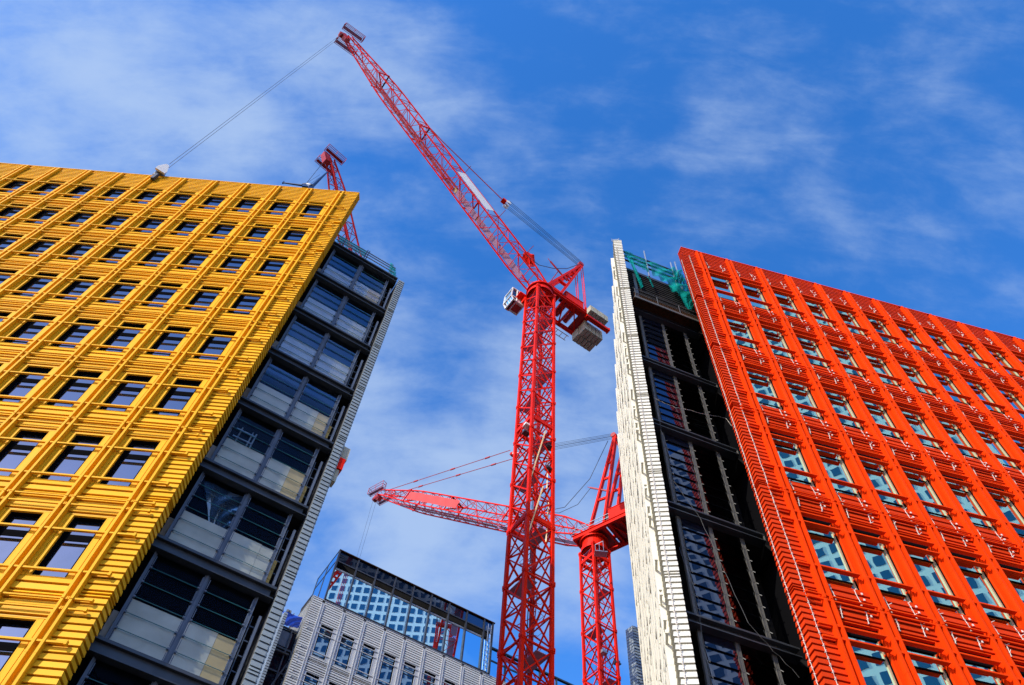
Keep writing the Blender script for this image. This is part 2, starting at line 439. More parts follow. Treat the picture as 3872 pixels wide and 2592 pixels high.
    for r in range(nrow):
        if Z(r + op[3]) < zmin: continue
        for c in range(ncol):
            P = F.T(c * b + (cu0 + cu1) / 2, wt, Z(r + (op[2] + op[3]) / 2))
            if not visible(P): continue
            org = F.T(c * b, 0, Z(r))
            key = 0
            if key not in protos:
                za, zb = Z(r + op[3]), Z(r + op[2]); U = c * b
                lin = MB(); t = .035; w1 = wt - .07 if style == 'slot' else wg
                F.box(lin, U + cu0, U + cu0 + t, w1, wt + .008, za, zb); F.box(lin, U + cu1 - t, U + cu1, w1, wt + .008, za, zb)
                F.box(lin, U + cu0 + t, U + cu1 - t, w1, wt + .008, zb - t, zb); F.box(lin, U + cu0 + t, U + cu1 - t, w1, wt + .008, za, za + t)
                if True:
                    for (x0, x1) in ((U + rib_r + .005, U + cu0), (U + cu1, U + b + rib_l - .005)):
                        if x1 - x0 < .05: continue
                        mid = (x0 + x1) / 2
                        F.box(lin, x0, mid - .006, wt - .07, wt - .01, za, zb)
                        F.box(lin, mid + .006, x1, wt - .07, wt + .005, za, zb)
                wn = lin.build('window', mm, root, org=org)
                fr = MB(); w2 = wg + .06; e = t + .001 if style != 'slot' else .03
                wf = w1 - .003
                if style == 'slot':
                    for (x0, x1, y0, y1) in ((cu0 + e, cu0 + e + .10, za + e, zb - e), (cu1 - e - .05, cu1 - e, za + e, zb - e)):
                        F.box(fr, U + x0, U + x1, wg - .02, wf, y0, y1)
                    F.box(fr, U + cu0 + e + .1, U + cu1 - e - .05, wg - .02, wf, zb - e - .05, zb - e)
                    F.box(fr, U + cu0 + e + .1, U + cu1 - e - .05, wg - .02, wf, za + e, za + e + .06)
                    g0, g1 = cu0 + e + .1, cu1 - e - .05
                else:
                    F.box(fr, U + cu0 + t, U + cu0 + t + .06, wg - .02, wg + .1, za + t, zb - t)
                    F.box(fr, U + cu1 - t - .05, U + cu1 - t - .001, wg - .02, wg + .08, za + t, zb - t)
                    F.box(fr, U + cu0 + t + .06, U + cu1 - t - .05, wg - .02, wg + .06, zb - t - .40, zb - t)  # tall dark head piece stands in for soffit shade on the glass
                    F.box(fr, U + cu0 + t + .06, U + cu1 - t - .05, wg - .02, wg + .1, za + t, za + t + .07)
                    g0, g1 = cu0 + t + .06, cu1 - t - .12
                for (v0, v1) in frame_bands: F.box(fr, U + g0, U + g1, wg - .02, wg + .02, Z(r + v1), Z(r + v0))
                f_ = fr.build('frame', 'frame', wn, org=org)
                extra = []
                if style != 'slot':
                    be = MB(); F.box(be, U + cu1 - t - .12, U + cu1 - t - .051, wg - .02, wg + .05, za + t, zb - t); extra.append(be.build('jamb_strip', 'beige', wn, org=org))
                pn = MB(); F.box(pn, U + cu0 + .02, U + cu1 - .02, wg - .03, wg, za + .02, zb - .02)
                p_ = pn.build('pane', glass, wn, org=org)
                protos[key] = (wn, [f_, p_] + extra, org)
            else:
                wn, ch, o0 = protos[key]
                w_ = clone(wn, org - Vector(root['_w']), root)
                for q in ch:
                    k_ = clone(q, q.location.copy(), w_)
                    if q.name.startswith('pane'):
                        k_.rotation_euler = (random.uniform(-1, 1) * .0025, random.uniform(-1, 1) * .0025, random.uniform(-1, 1) * .0025)

# ------------------------------------------------------------------ ground
g = MB(); g.quad((-1500, -1500, GZ), (1500, -1500, GZ), (1500, 1500, GZ), (-1500, 1500, GZ))
tag(g.build('ground', 'asphalt'), 'dark asphalt ground around the buildings', None, None, 'structure')

# ------------------------------------------------------------------ yellow building
YROOT = Vector((-14, 20, GZ))
yb = thing('yellow_building', 'bright yellow tiled office building with a dark glazed end wall at the left', 'building', YROOT)
FY = Fr((-11.5987, 18.2447), -0.736, True)       # u runs left from the last pair of fins
FY.n = Vector((-math.sin(R(.736)), -math.cos(R(.736)), 0)).normalized()
YZ1, YB, YH = 41.5665, 2.00486, 3.9
facade(yb, FY, YZ1, YB, YH, 14, 10, 'yellow', (.255, .815, .152, .790),
       [(.793, .85), (.853, .923), (.926, .957), (.960, 1.0), (1.003, 1.055), (1.058, 1.134), (1.137, 1.153)],
       (.99, 1.077), (.347, .745), -.49 * YB, .46, -.375, .2294, 'glassY', ((.322, .385), (.665, .675)), style='slot', wg=-.40)
FW = Fr((-10.667, 19.3076), 28.5)                 # dark end wall: u to the right and away
def dark_wall(root, F, tops, step_bot, u0, u1, mulls, dirty=True):
    pass
body = MB()
T = FY.T
pA = T(26, -.75, 0); pB = T(-.35, -.75, 0)
q1 = FW.T(.6, -1.3, 0); q2 = FW.T(3.9, -1.3, 0)
side = Vector((-.477, .879, 0))
body.prism([(p.x, p.y) for p in (pA, pB, q1, q2, q2 + side * 22, pA + Vector((0, 24, 0)))], GZ, 40.6)
body.build('core', 'black', yb)
up = MB(); up.prism([(p.x, p.y) for p in (pA, T(.6, -.75, 0), T(1.9, -3.8, 0), T(26, -3.8, 0))], 40.61, 46.2); up.build('parapet_wall', 'dark', yb)
# end wall: channel beams, glass louvre bays, boards
beamtops = [41.24 - 3.9 * k for k in range(9)]
beamtops[1] = 37.37
boards = MB(); tans = MB(); frames = MB(); slats = MB(); edges = MB(); void = MB(); clamps = MB()
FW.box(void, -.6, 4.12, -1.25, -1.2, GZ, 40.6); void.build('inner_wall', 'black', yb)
for k, zt in enumerate(beamtops):
    bm_ = MB()
    hb = .5
    FW.box(bm_, -.22, 4.08, -.30, .0, zt - .10, zt - .0)        # top flange
    FW.box(bm_, -.22, 3.96, -.30, -.14, zt - hb + .08, zt - .10)     # web
    FW.box(bm_, -.22, 4.08, -.30, .02, zt - hb, zt - hb + .035)      # bottom flange
    if k: bm_.build('beam', 'steel', yb)
    else:
        bm_.build('beam', 'steel', yb)
    sl_ = MB(); FW.box(sl_, -.5, 4.12, -3.0 if k == 0 else -1.19, -.31, zt - .40, zt - .12); sl_.build('floor_slab', 'dark', yb)
    if k == len(beamtops) - 1: break
    zb = beamtops[k + 1]; zt2 = zt - hb
    for i, (a, bb) in enumerate(((.14, 1.84), (1.96, 3.60))):
        fb = MB()
        for x in (a, bb):
            FW.box(fb, x - .032, x + .032, -.34, -.26, zb, zt2)
            FW.box(fb, x - (.07 if x == a else -.03), x - (.03 if x == a else -.07), -.26, -.20, zb, zt2)
        if not visible(FW.T(a, 0, (zb + zt2) / 2)): continue
        n_ = 6; h = (zt2 - zb) / n_
        gl = MB(); ed = MB(); cl = fb
        for j in range(n_):
            z0 = zb + j * h; z1_ = z0 + h
            Tt = FW.T
            gl.hexa([Tt(a + .07, -.20, z0 - .03), Tt(bb - .07, -.20, z0 - .03), Tt(bb - .07, -.192, z0 - .03), Tt(a + .07, -.192, z0 - .03),
                     Tt(a + .07, -.25, z1_), Tt(bb - .07, -.25, z1_), Tt(bb - .07, -.242, z1_), Tt(a + .07, -.242, z1_)])
            FW.box(ed, a + .07, bb - .07, -.205, -.186, z0 - .045, z0 - .031)
            for x in (a + .06, bb - .06):
                FW.box(cl, x - .03, x + .03, -.24, -.16, z0 - .07, z0 - .01)
                FW.box(cl, x - .012, x + .012, -.19, -.17, z0 + .04, z0 + h * .7)
        fr_ = fb.build('louvre_frame', 'steel2', yb)
        gl.build('glass', 'louvre', fr_); ed.build('glass_edge', 'edge', fr_)
        # plasterboard sheets stacked behind the lower panes
        bo = MB(); hh = 1.62 + (.05 if i else 0) + ((k * 37) % 5 - 2) * .045
        if i == 0: FW.box(bo, a + .05, bb - .03, -.30, -.27, zb - .0, zb + hh)
        else:
            sp_ = .85 + ((k * 53) % 7) * .045; FW.box(bo, a + .03, a + sp_, -.30, -.27, zb - .0, zb + hh)
        bo.build('board', 'board', yb)
        if i:
            bo = MB(); FW.box(bo, a + sp_ + .01, bb - .05, -.30, -.27, zb - .0, zb + hh - .02)
            bo.build('board', 'board2' if k in (0, 3, 4, 6) else 'board', yb)
    st = MB()
    FW.box(st, 3.93, 4.02, -.45, -.28, zb, zt2 - .55); FW.box(st, 3.76, 3.79, -.55, -.50, zb, zt2 - .5)
    for j in range(5): FW.box(st, 3.78, 3.95, -.54, -.50, zb + .3 + j * .55, zb + .34 + j * .55)
    st.build('end_strut', 'steel2', yb)
    if k in (0, 3, 4, 5):
        st = MB()
        for j in range(3): FW.box(st, 3.66 + j * .004, 3.82 + j * .004, -.50, -.40, zb + .05 + j * .43, zb + .46 + j * .43)
        st.build('timber_batten', 'wood' if k != 0 else 'rust', yb)
    kb = MB(); FW.box(kb, -.28, .06, -.62, -.55, zb - .1, zb + 1.25); kb.build('board', 'beige' if k % 2 else 'board', yb)
# torn film sheets behind the sixth storey of louvres
fm = MB()
zf = beamtops[6]
def sheet(mb, F, pts, w, n=10, amp=.05):
    # rumpled sheet between four (u,z) corners
    (a, b_, c_, d_) = pts
    idx = len(mb.v)
    for i in range(n + 1):
        for j in range(n + 1):
            s_, t_ = i / n, j / n
            u = (a[0] * (1 - s_) + b_[0] * s_) * (1 - t_) + (d_[0] * (1 - s_) + c_[0] * s_) * t_
            z = (a[1] * (1 - s_) + b_[1] * s_) * (1 - t_) + (d_[1] * (1 - s_) + c_[1] * s_) * t_
            mb.v.append(tuple(F.T(u, w + amp * math.sin(5 * s_ + 7 * t_ * s_ + 3 * t_) * math.cos(9 * t_ * s_ + 2 * s_) + random.uniform(-.06, .06) * amp, z)))
    for i in range(n):
        for j in range(n):
            q = idx + i * (n + 1) + j
            mb.f.append((q, q + n + 1, q + n + 2, q + 1))
sheet(fm, FW, ((.25, zf + 3.2), (1.8, zf + 3.3), (1.75, zf + 1.3), (1.2, zf + 1.4)), -.4, 14, .08)
fm.build('plastic_film', 'film', yb, smooth=True)
lad = MB()
zl = beamtops[5]
for z_ in (2.05, 2.5): lad.bar(FW.T(.35, -.42, zl + z_), FW.T(1.15, -.42, zl + z_ + .02), .05)
for u_ in (.55, 1.0, 1.15): lad.bar(FW.T(u_, -.43, zl + 1.7), FW.T(u_, -.43, zl + 2.7), .045)
lo = lad.build('scaffold_tower', 'galv', org=FW.T(.35, -.42, zl)); tag(lo, 'small pale tubular scaffold frame standing behind the louvre glass of the yellow building', 'scaffold')
# grey tiled blade closing the far side of the end wall
FG = Fr(tuple(FW.T(4.52, .0, 0))[:2], 118.5)
FG.n = Vector((math.cos(R(28.5)), math.sin(R(28.5)), 0)); FG.d = Vector((-math.sin(R(28.5)), math.cos(R(28.5)), 0))
gb_ = MB(); bb_ = MB()
z = 41.15; k = 0
while z > 8:
    h = .222 if k % 18 not in (16, 17) else .12
    FW.tile(gb_, 4.16, 4.50, -.10, .0, z - h + .03, z, .03)
    j = .03
    T_ = FW.T
    gb_.hexa([T_(4.50, -2.2, z - h + .03), T_(4.56, -2.2, z - h + .03), T_(4.56, .0, z - h + .03), T_(4.50, .0, z - h + .03),
              T_(4.50, -2.2, z), T_(4.535, -2.2, z), T_(4.535, .0, z), T_(4.50, .0, z)])
    z -= h; k += 1
FW.box(bb_, 4.17, 4.495, -2.2, -.105, GZ, 41.1)
gb_.build('grey_cladding', 'grey', yb); bb_.build('grey_backing', 'grey_d', yb)
sb = MB(); FW.box(sb, 4.495, 4.50, -22, -2.25, GZ, 41.1); FW.box(sb, 4.3, 4.52, -22, -2.25, GZ, 40.9); sb.build('rear_wall', 'grey', yb)

# roof edge protection of the yellow building
rp = thing('roof_guardrail', 'grey steel guardrail with pale teal net along the roof edge of the yellow building', 'guardrail', FW.T(2, -.2, 41.24))
rl = MB()
for z_, w_ in ((41.58, -.02), (41.95, -.05), (42.3, -.1)): rl.bar(FW.T(-.1, w_, z_), FW.T(3.75, w_, z_ + .02), .055)
rl.build('rail', 'galv', rp)
for u_ in (.35, 1.78, 1.9, 3.5):
    p_ = MB(); p_.bar(FW.T(u_, -.06, 41.24), FW.T(u_ + .03, -.08, 42.5), .05); p_.build('post', 'steel2', rp)
cn = MB(); FW.box(cn, -.1, 3.85, -.35, -.33, 41.24, 41.5); cn.build('toe_board', 'board', rp)
nn = MB(); sheet(nn, FW, ((.0, 42.3), (1.8, 42.25), (1.8, 41.6), (0, 41.5)), -.1, 12, .05); nn.build('debris_net', 'net', rp, smooth=True); nn = MB(); sheet(nn, FW, ((3.3, 42.45), (3.78, 42.0), (4.0, 41.3), (3.4, 41.45)), -.05, 10, .14)
nn.build('debris_net', 'net', rp, smooth=True)

# grey box fixed to the far face
bx = thing('site_hoist', 'small grey and red box jutting out behind the grey tiled edge', 'hoist', FW.T(4.7, -.3, 24))
q_ = MB(); FW.box(q_, 4.57, 4.88, -.5, -.1, 25.1, 25.85); q_.build('casing', 'concrete', bx)
q_ = MB(); FW.box(q_, 4.57, 4.74, -.5, -.12, 23.7, 24.4); q_.build('casing', 'concrete', bx)
q_ = MB(); FW.box(q_, 4.57, 4.82, -.5, -.05, 24.42, 25.08); q_.build('bracket', 'crane', bx)

# ------------------------------------------------------------------ orange-red building
RROOT = Vector((14, 22, GZ))
rb = thing('orange_building', 'orange red tiled office building with an open dark end wall at the right', 'building', RROOT)
FR = Fr((11.3109, 19.9646), 10.26)
RZ1, RB_, RH = 39.7652, 2.04724, 5.31804
facade(rb, FR, RZ1, RB_, RH, 14, 7, 'red', (.135, .865, .122, .832),
       [(.832, .880), (.882, .930), (.932, .965), (.967, 1.0), (1.002, 1.035), (1.037, 1.085), (1.087, 1.120)],
       (.968, 1.008), (.205, .300, .715), -.485 * RB_, .52, -.325, .2417, 'glassR', ((.325, .337), (.735, .75)), style='wide',
       wt=-.22, rib=((-.058, -.006), (.070, .118)), wg=-.40, raild=.20)
C0 = FR.T(-.55 * RB_, 0, 0)
FV = Fr((9.90226, 21.51774), 17.5)        # dark end wall of the orange building
body = MB()
T = FR.T
wl0 = Vector((5.83, 20.02, 0)); dL = Vector((math.cos(R(79.7)), math.sin(R(79.7)), 0))
body.prism([(p.x, p.y) for p in (FV.T(-3.1, -2.2, 0), FV.T(1.6, -2.2, 0), T(.2, -1.0, 0), T(28, -1.0, 0), T(28, -25, 0), wl0 + dL * 16.2 + Vector((.9, 0, 0)), wl0 + dL * 2.6 + Vector((.9, 0, 0)))], GZ, 43.4)
body.build('core', 'black', rb)
up = MB(); up.prism([(p.x, p.y) for p in (T(.0, -1.0, 0), T(28, -1.0, 0), T(28, -3, 0), T(1, -3, 0))], 43.41, 46.0); up.build('parapet_wall', 'dark', rb)
# storeys of the end wall
tp = MB()
for k in range(18): FV.tile(tp, -3.75, 1.6, -.12, -.05, 43.75 - (k + 1) * .27 + .03, 43.75 - k * .27, .05)
tp.build('dark_cladding', 'dark', rb)
rf = MB(); FV.box(rf, -3.72, 1.7, -.5, .02, 43.75, 44.0); FV.box(rf, -3.15, -2.95, .0, .06, 39.9, 43.4); rf.build('roof_beam', 'steel', rb)
bal = thing('maintenance_walkway', 'rusty steel grating walkway across the top of the dark recess in the orange building', 'walkway', FV.T(-1.5, .3, 39.1))
q_ = MB(); FV.box(q_, -3.7, .7, -.02, .62, 38.9, 38.97); q_.build('grating', 'rust', bal)
q_ = MB(); FV.box(q_, -3.7, .72, .62, .68, 38.82, 38.98)
FV.box(q_, .66, .72, .0, .62, 38.82, 38.98)
for k in range(4): q_.bar(FV.T(-3.6 + k * 1.4, .62, 38.97), FV.T(-3.6 + k * 1.4, .62, 40.0), .03)
for z_ in (39.5, 40.0): q_.bar(FV.T(-3.7, .62, z_), FV.T(.7, .62, z_), .03)
for z_ in (39.5, 40.0): q_.bar(FV.T(.7, .0, z_), FV.T(.7, .62, z_), .04)
q_.build('railing', 'post_grey', bal)
q_ = MB()
for k in range(40): FV.box(q_, -3.65 + k * .108, -3.62 + k * .108, .55, .60, 38.97, 39.6)
q_.build('toe_panel', 'rust', bal)
rtops = [38.95, 33.62, 28.33, 23.02, 17.72, 12.4]
for k, zt in enumerate(rtops):
    q_ = MB()
    FV.box(q_, -3.75, .75, -.3, .10, zt - .07, zt); FV.box(q_, -3.75, .75, -.3, -.1, zt - .36, zt - .07); FV.box(q_, -3.75, .75, -.3, .12, zt - .40, zt - .36)
    q_.build('beam', 'steel', rb)
    if 0 < k < 4:
        q_ = MB(); q_.bar(FV.T(.72, .08, zt - .2), FV.T(1.15, -.9, zt - .2), .06, .30); q_.build('beam_end', 'post_grey', rb)
    sl_ = MB(); FV.box(sl_, -3.2, 1.4, -1.69, -.31, zt - .34, zt - .08); sl_.build('floor_slab', 'dark', rb)
    if k == len(rtops) - 1: break
    zb = rtops[k + 1]; zt2 = zt - .4
    for u_ in (-3.0, -1.6, -.2):
        q_ = MB(); FV.box(q_, u_ - .05, u_ + .05, -.28, -.16, zb, zt2)
        FV.box(q_, u_ - .08, u_ - .06, -.20, -.14, zb, zt2); FV.box(q_, u_ + .06, u_ + .08, -.20, -.14, zb, zt2)
        nb = 9; h = (zt2 - zb) / nb
        for j in range(nb): q_.bar(FV.T(u_ + .09, -.17, zb + j * h), FV.T(u_ + .14, -.08, zb + j * h - .12), .025)
        for j in range(nb): FV.box(q_, u_ - .08, u_ + .08, -.21, -.15, zb + j * h - .03, zb + j * h + .03)
        q_.build('louvre_post', 'post_grey', rb)
    nb = 9; h = (zt2 - zb) / nb
    for (a, bb) in ((-2.88, -1.72), (-1.48, -.32)):
        gl = MB()
        for j in range(nb):
            z0 = zb + j * h; Tt = FV.T
            gl.hexa([Tt(a, -.14, z0 - .03), Tt(bb, -.14, z0 - .03), Tt(bb, -.13, z0 - .03), Tt(a, -.13, z0 - .03),
                     Tt(a, -.20, z0 + h), Tt(bb, -.20, z0 + h), Tt(bb, -.19, z0 + h), Tt(a, -.19, z0 + h)])
        gl.build('louvre_glass', 'glassD' if a < -2 else 'louvreR', rb)
    q_ = MB(); FV.box(q_, .2, 1.5, -1.6, -1.5, zb - .3, zb + 1.35); q_.build('upstand_board', 'dark', rb)
    q_ = MB(); FV.box(q_, -3.65, -3.25, -.9, -.85, zb, zb + 1.6); q_.build('upstand_board', 'board', rb)
vd = MB(); FV.box(vd, -3.25, 2.2, -1.9, -1.7, GZ, 39.3); vd.build('inner_wall', 'dark', rb)
# cream wing: end blade and long grazing facade
cwF = Fr((5.83, 20.02), 79.7)
cwF.n = Vector((-dL.y, dL.x, 0)); cwF.d = dL.copy()
CZ1 = RZ1
wroot = thing('cream_wing', 'narrow cream tiled wing seen edge-on left of the dark recess', 'building', Vector((6.5, 22, GZ)))
FC = Fr((0, 0), 0); FC.d = dL.copy(); FC.n = Vector((-dL.y, dL.x, 0)); FC.o = wl0 + dL * 1.15 + FC.n * .16
facade(wroot, FC, RZ1, RB_, RH, 7, 7, 'cream', (.135, .925, .122, .832),
       [(.832, .880), (.882, .930), (.932, .965), (.967, 1.0), (1.002, 1.035), (1.037, 1.085), (1.087, 1.120)],
       (.968, 1.008), (.205, .300, .715), -1.13, .50, -.325, .2417, 'glassW', ((.285, .335),), style='wide',
       wt=-.24, rib=((-.058, -.006), (.070, .118)), wg=-.5, raild=.06)
for c in range(7):
    for a_ in (.22, .35, .48, .61, .74, .85):
        q_ = MB(); u_ = (c + a_) * RB_
        for r in range(7):
            zt_ = RZ1 - (r - 1) * RH + (.7 if r == 0 else -.02) - random.uniform(0, .25); zb_ = RZ1 - r * RH + random.uniform(-.2, .2)
            du = random.uniform(-.03, .03)
            FC.box(q_, u_ + du, u_ + du + .08, -.24, -.02 - random.uniform(0, .05), zb_, zt_)
        q_.build('fin', 'cream_m', wroot)
bk = MB(); T = FC.T
bk.prism([(p.x, p.y) for p in (T(-1.05, -.50, 0), T(.1, -.50, 0), T(.1, -.62, 0), T(15, -.62, 0), T(15, -.72, 0), T(-1.05, -.72, 0))], GZ, 46.4)
bk.build('core', 'cream_d', wroot)
q_ = MB(); q_.bar(T(-1.1, -.15, 46.9), T(-1.1, -.15, 47.35), .04); q_.bar(T(-1.1, -.6, 46.9), T(-1.1, -.6, 47.35), .04); q_.bar(T(-1.1, -.2, 47.0), T(-1.1, -.58, 47.0), .16); q_.build('roof_bracket', 'galv', wroot)

# netting and rails over the recess roof
gn = thing('roof_scaffold', 'dark scaffold rails wrapped in torn green netting on the orange building roof', 'scaffold', FV.T(-1.6, 0, 44))
q_ = MB()
for z_ in (46.35, 45.78, 45.15):
    q_.tube([FV.T(-3.7, 0, z_), FV.T(.25, 0, z_ + .18)], .065)
    q_.tube([FV.T(.15, 0, z_ + .15), FV.T(1.5, -1.3, z_ + .3)], .06)
q_.build('rail', 'steel', gn)
for u_, a_, b_ in ((-3.6, 44, 46.6), (-1.9, 44, 47.8), (.05, 44, 47.7), (.42, 44, 48.1)):
    q_ = MB(); q_.tube([FV.T(u_, .03, a_), FV.T(u_ + .03, .03, b_)], .05); q_.build('post', 'galv', gn)
q_ = MB()
sheet(q_, FV, ((-3.6, 46.3), (-1.9, 46.1), (-1.9, 45.3), (-3.5, 45.5)), .06, 14, .16)
sheet(q_, FV, ((-3.45, 45.4), (-3.0, 45.2), (-2.55, 42.0), (-2.75, 41.6)), .12, 14, .16)
sheet(q_, FV, ((-2.95, 45.0), (-1.9, 45.0), (-1.9, 44.55), (-2.9, 44.9)), .1, 10, .1)
sheet(q_, FV, ((-1.9, 46.0), (.2, 46.4), (.3, 43.6), (-1.7, 44.5)), .06, 16, .2)
sheet(q_, FV, ((-1.3, 44.2), (.9, 44.4), (1.1, 42.3), (-.7, 42.8)), .22, 16, .22)
sheet(q_, FV, ((-.9, 43.0), (1.1, 43.2), (.45, 41.0), (.1, 40.7)), .34, 16, .2)
sheet(q_, FV, ((-2.25, 43.3), (-2.0, 43.1), (-1.85, 42.3), (-2.0, 42.2)), .2, 8, .1)
sheet(q_, FV, ((.1, 46.2), (1.4, 46.2), (1.4, 44.4), (.1, 44.2)), .0, 12, .2)
sheet(q_, FV, ((-.3, 46.1), (.6, 46.5), (.7, 44.9), (-.2, 44.6)), .2, 12, .25)
q_.build('green_net', 'net', gn, smooth=True)

# loose cables in the recess
def wire(name, label, pts, r=.012, m='tie', group=None, cat='cable'):
    q = MB(); q.tube(pts, r, 5); o = q.build(name, m, org=pts[0]); tag(o, label, cat, group); return o
def wavy(F, pts, w, amp=.05, n=8):
    out_ = []
    for (a, b_) in zip(pts, pts[1:]):
        for i in range(n):
            t_ = i / n; out_.append(F.T(a[0] * (1 - t_) + b_[0] * t_ + random.uniform(-amp, amp) * .5, w, a[1] * (1 - t_) + b_[1] * t_ + random.uniform(-amp, amp)))
    out_.append(F.T(pts[-1][0], w, pts[-1][1])); return out_
wire('cable', 'white wavy cable strung across the third storey of the dark recess', wavy(FV, [(-3.3, 30.0), (-2.2, 29.9), (-1.0, 30.2), (.6, 30.6), (1.2, 29.5)], .1, .05), .009)
wire('cable', 'thin loose cable hanging beside the cream wing in the dark recess', wavy(FV, [(-3.2, 29.6), (-3.25, 27.5), (-3.0, 25.5), (-3.15, 23.5)], .15, .06), .006, 'cable')
wire('cable', 'pale cable trailing diagonally over the lower storeys of the dark recess', wavy(FV, [(-3.1, 24.2), (-2.2, 22.6), (-1.2, 18.0), (.3, 16.4)], .15, .06), .007, 'post_grey')
wire('cable', 'tangled cable dangling low beside the cream wing', wavy(FV, [(-3.4, 20.5), (-3.0, 18.5), (-3.2, 16.5), (-2.9, 14.2)], .15, .1), .006, 'cable')

# white cable strings on the orange facade
def string_mb(F, u, w, za, zb, step=.24, wav=.012, side=.038):
    q = MB(); pts = []; z_ = za
    while z_ > zb:
        pts.append(F.T(u + random.uniform(-wav, wav), w, z_)); z_ -= step
    q.tube(pts, .011, 5)
    for p_ in pts[::1]:
        d_ = F.d
        q.bar(p_ - d_ * side + Vector((0, 0, -.02)), p_ + d_ * side + Vector((0, 0, .01)), .028, .022)
        q.bar(p_, p_ + F.n * .05 + Vector((0, 0, .04)), .02)
    return q
Uc = -.485 * RB_
o_ = string_mb(FR, Uc + .34, -.16, 45.6, GZ + 4).build('cable_string', 'tie', org=FR.T(Uc + .34, -.16, 45.6)); tag(o_, 'long white knotted cable hanging down the front of the orange corner', 'cable')
FRs = Fr((0, 0), 0); FRs.o = FR.T(Uc - .05, -.50, 0); FRs.d = FR.n.copy(); FRs.n = -FR.d
o_ = string_mb(FRs, 0, .02, 45.4, GZ + 4).build('cable_string', 'tie', org=FR.T(Uc - .05, -.5, 45.4)); tag(o_, 'long white knotted cable hanging down the narrow side of the orange corner', 'cable')
FRw = Fr((0, 0), 0); FRw.o = FC.T(-1.17, -.36, 0); FRw.d = -FC.n; FRw.n = -FC.d
o_ = string_mb(FRw, 0, .03, 45.6, GZ + 4, .24, .006, .04).build('cable_string', 'tie', org=FC.T(-1.17, -.36, 45.6)); tag(o_, 'long pale knotted cable hanging down the cream end face', 'cable')
def garland(F, U, Zt, H, w, pads):
    q = MB(); pts = []; n_ = 9
    for i in range(n_):
        t_ = i / (n_ - 1)
        pts.append(F.T(U + .05 * math.sin(3.5 * t_) + (.06 if t_ > .52 else 0) + random.uniform(-.012, .012), w, Zt - H * t_ - (.10 if t_ > .5 else 0)))
    q.tube(pts[:5], .013, 5); q.tube(pts[5:], .013, 5)
    for p_ in pts[::1]:
        a = random.uniform(-.5, .5)
        q.bar(p_ - F.d * .035 + Vector((0, 0, a * .04)), p_ + F.d * .032 - Vector((0, 0, a * .03)), .02)
        if random.random() < .45: q.bar(p_, p_ + F.d * random.uniform(-.12, .14) + Vector((0, 0, random.uniform(.0, .10))) + F.n * .06, .014)
    if pads:
        for i in pads: q.box(F.T(U + .26, w - .005, Zt - H * i), .055, .03, .08, (F.d, F.n, Vector((0, 0, 1))))
    return q
gp = None
for r in range(0, 6):
    for c in range(0, 12):
        for side_ in (0, 1):
            U = (c + (.20 if side_ == 0 else .66)) * RB_
            zt_ = RZ1 - (r - 1) * RH - .84 * RH + 1 * RH * 0
            zt_ = RZ1 - (r + .845 - 1) * RH if r > 0 else None
            if r == 0:
                zt_ = RZ1 - (.0 - 1) * RH + .25; Hh = .72
            else: zt_ = RZ1 - (r - 1 + .850 - 1) * RH; Hh = 1.28
            if not visible(FR.T(U, 0, zt_), 60): continue
            key = (side_, r > 0, random.randint(0, 1))
            q = garland(FR, U, zt_, Hh, -.155, (() if not side_ else ((.06, .26, .60, .80) if r > 0 else (.3, .62))))
            o_ = q.build('cable_string', 'tie', org=FR.T(U, -.155, zt_))
            ST = ('top', 'second', 'third', 'fourth', 'fifth', 'sixth'); ON = ('first', 'second', 'third', 'fourth', 'fifth', 'sixth', 'seventh', 'eighth', 'ninth', 'tenth', 'eleventh', 'twelfth')
            tag(o_, 'white knotted cable %s the %s storey windows, %s side of the %s orange bay' % ('above' if r == 0 else 'below', ST[max(r - 1, 0)], ('left', 'right')[side_], ON[c]), 'cable', 'short white cables on the orange tiles')

# ------------------------------------------------------------------ pale back building with glass top storey
bb = thing('pale_building', 'pale grey tiled building with a glass top storey behind the crane mast', 'building', Vector((2, 64, GZ)))
FB = Fr((-10, 58), 28.5); FB.o = FB.T(-4.75, 0, 0)
BZ1, BB, BH = 39.93, 2.03, 4.6
facade(bb, FB, BZ1, BB, BH, 13, 8, 'pale', (.19, .80, .19, .87),
       [(.875, .915), (.917, .957), (.959, .98), (.982, 1.01), (1.012, 1.06), (1.062, 1.11), (1.112, 1.15), (1.152, 1.188)],
       (1.0, .93, 1.09), (.27, .395, .78), -.98, .5, -.30, .222, 'glassW', ((.34, .38),), style='slot', wt=-.08, rib=((-.05, -.02), (.05, .08)), wg=-.26)
core = MB()
T = FB.T
core.prism([(p.x, p.y) for p in (T(-.75, -.8, 0), T(26.2, -.8, 0), T(26.2, -16, 0), T(-.75, -16, 0))], GZ, 45.9)
core.build('core', 'dark', bb)
sd = MB()
z = 45.8
while z > 20:
    FBs = None
    sd.hexa([T(-1.02, -16, z - .19), T(-.96, -16, z - .19), T(-.96, -.7, z - .19), T(-1.02, -.7, z - .19), T(-.99, -16, z), T(-.96, -16, z), T(-.96, -.7, z), T(-.99, -.7, z)]); z -= .222
sd.build('side_cladding', 'pale', bb)
rfs = MB(); rfs.prism([(p.x, p.y) for p in (T(-1.0, -.25, 0), T(26.2, -.25, 0), T(26.2, -16, 0), T(-1.0, -16, 0))], 45.92, 46.0); rfs.build('roof', 'roof', bb)
# glazed top storey
ph0, ph1 = 46.0, 51.8
pc = MB(); pc.prism([(p.x, p.y) for p in (T(.45, -1.0, 0), T(17.2, -1.0, 0), T(17.2, -9.5, 0), T(.45, -9.5, 0))], ph0, ph1 - .12); pc.build('penthouse_core', 'dark', bb)
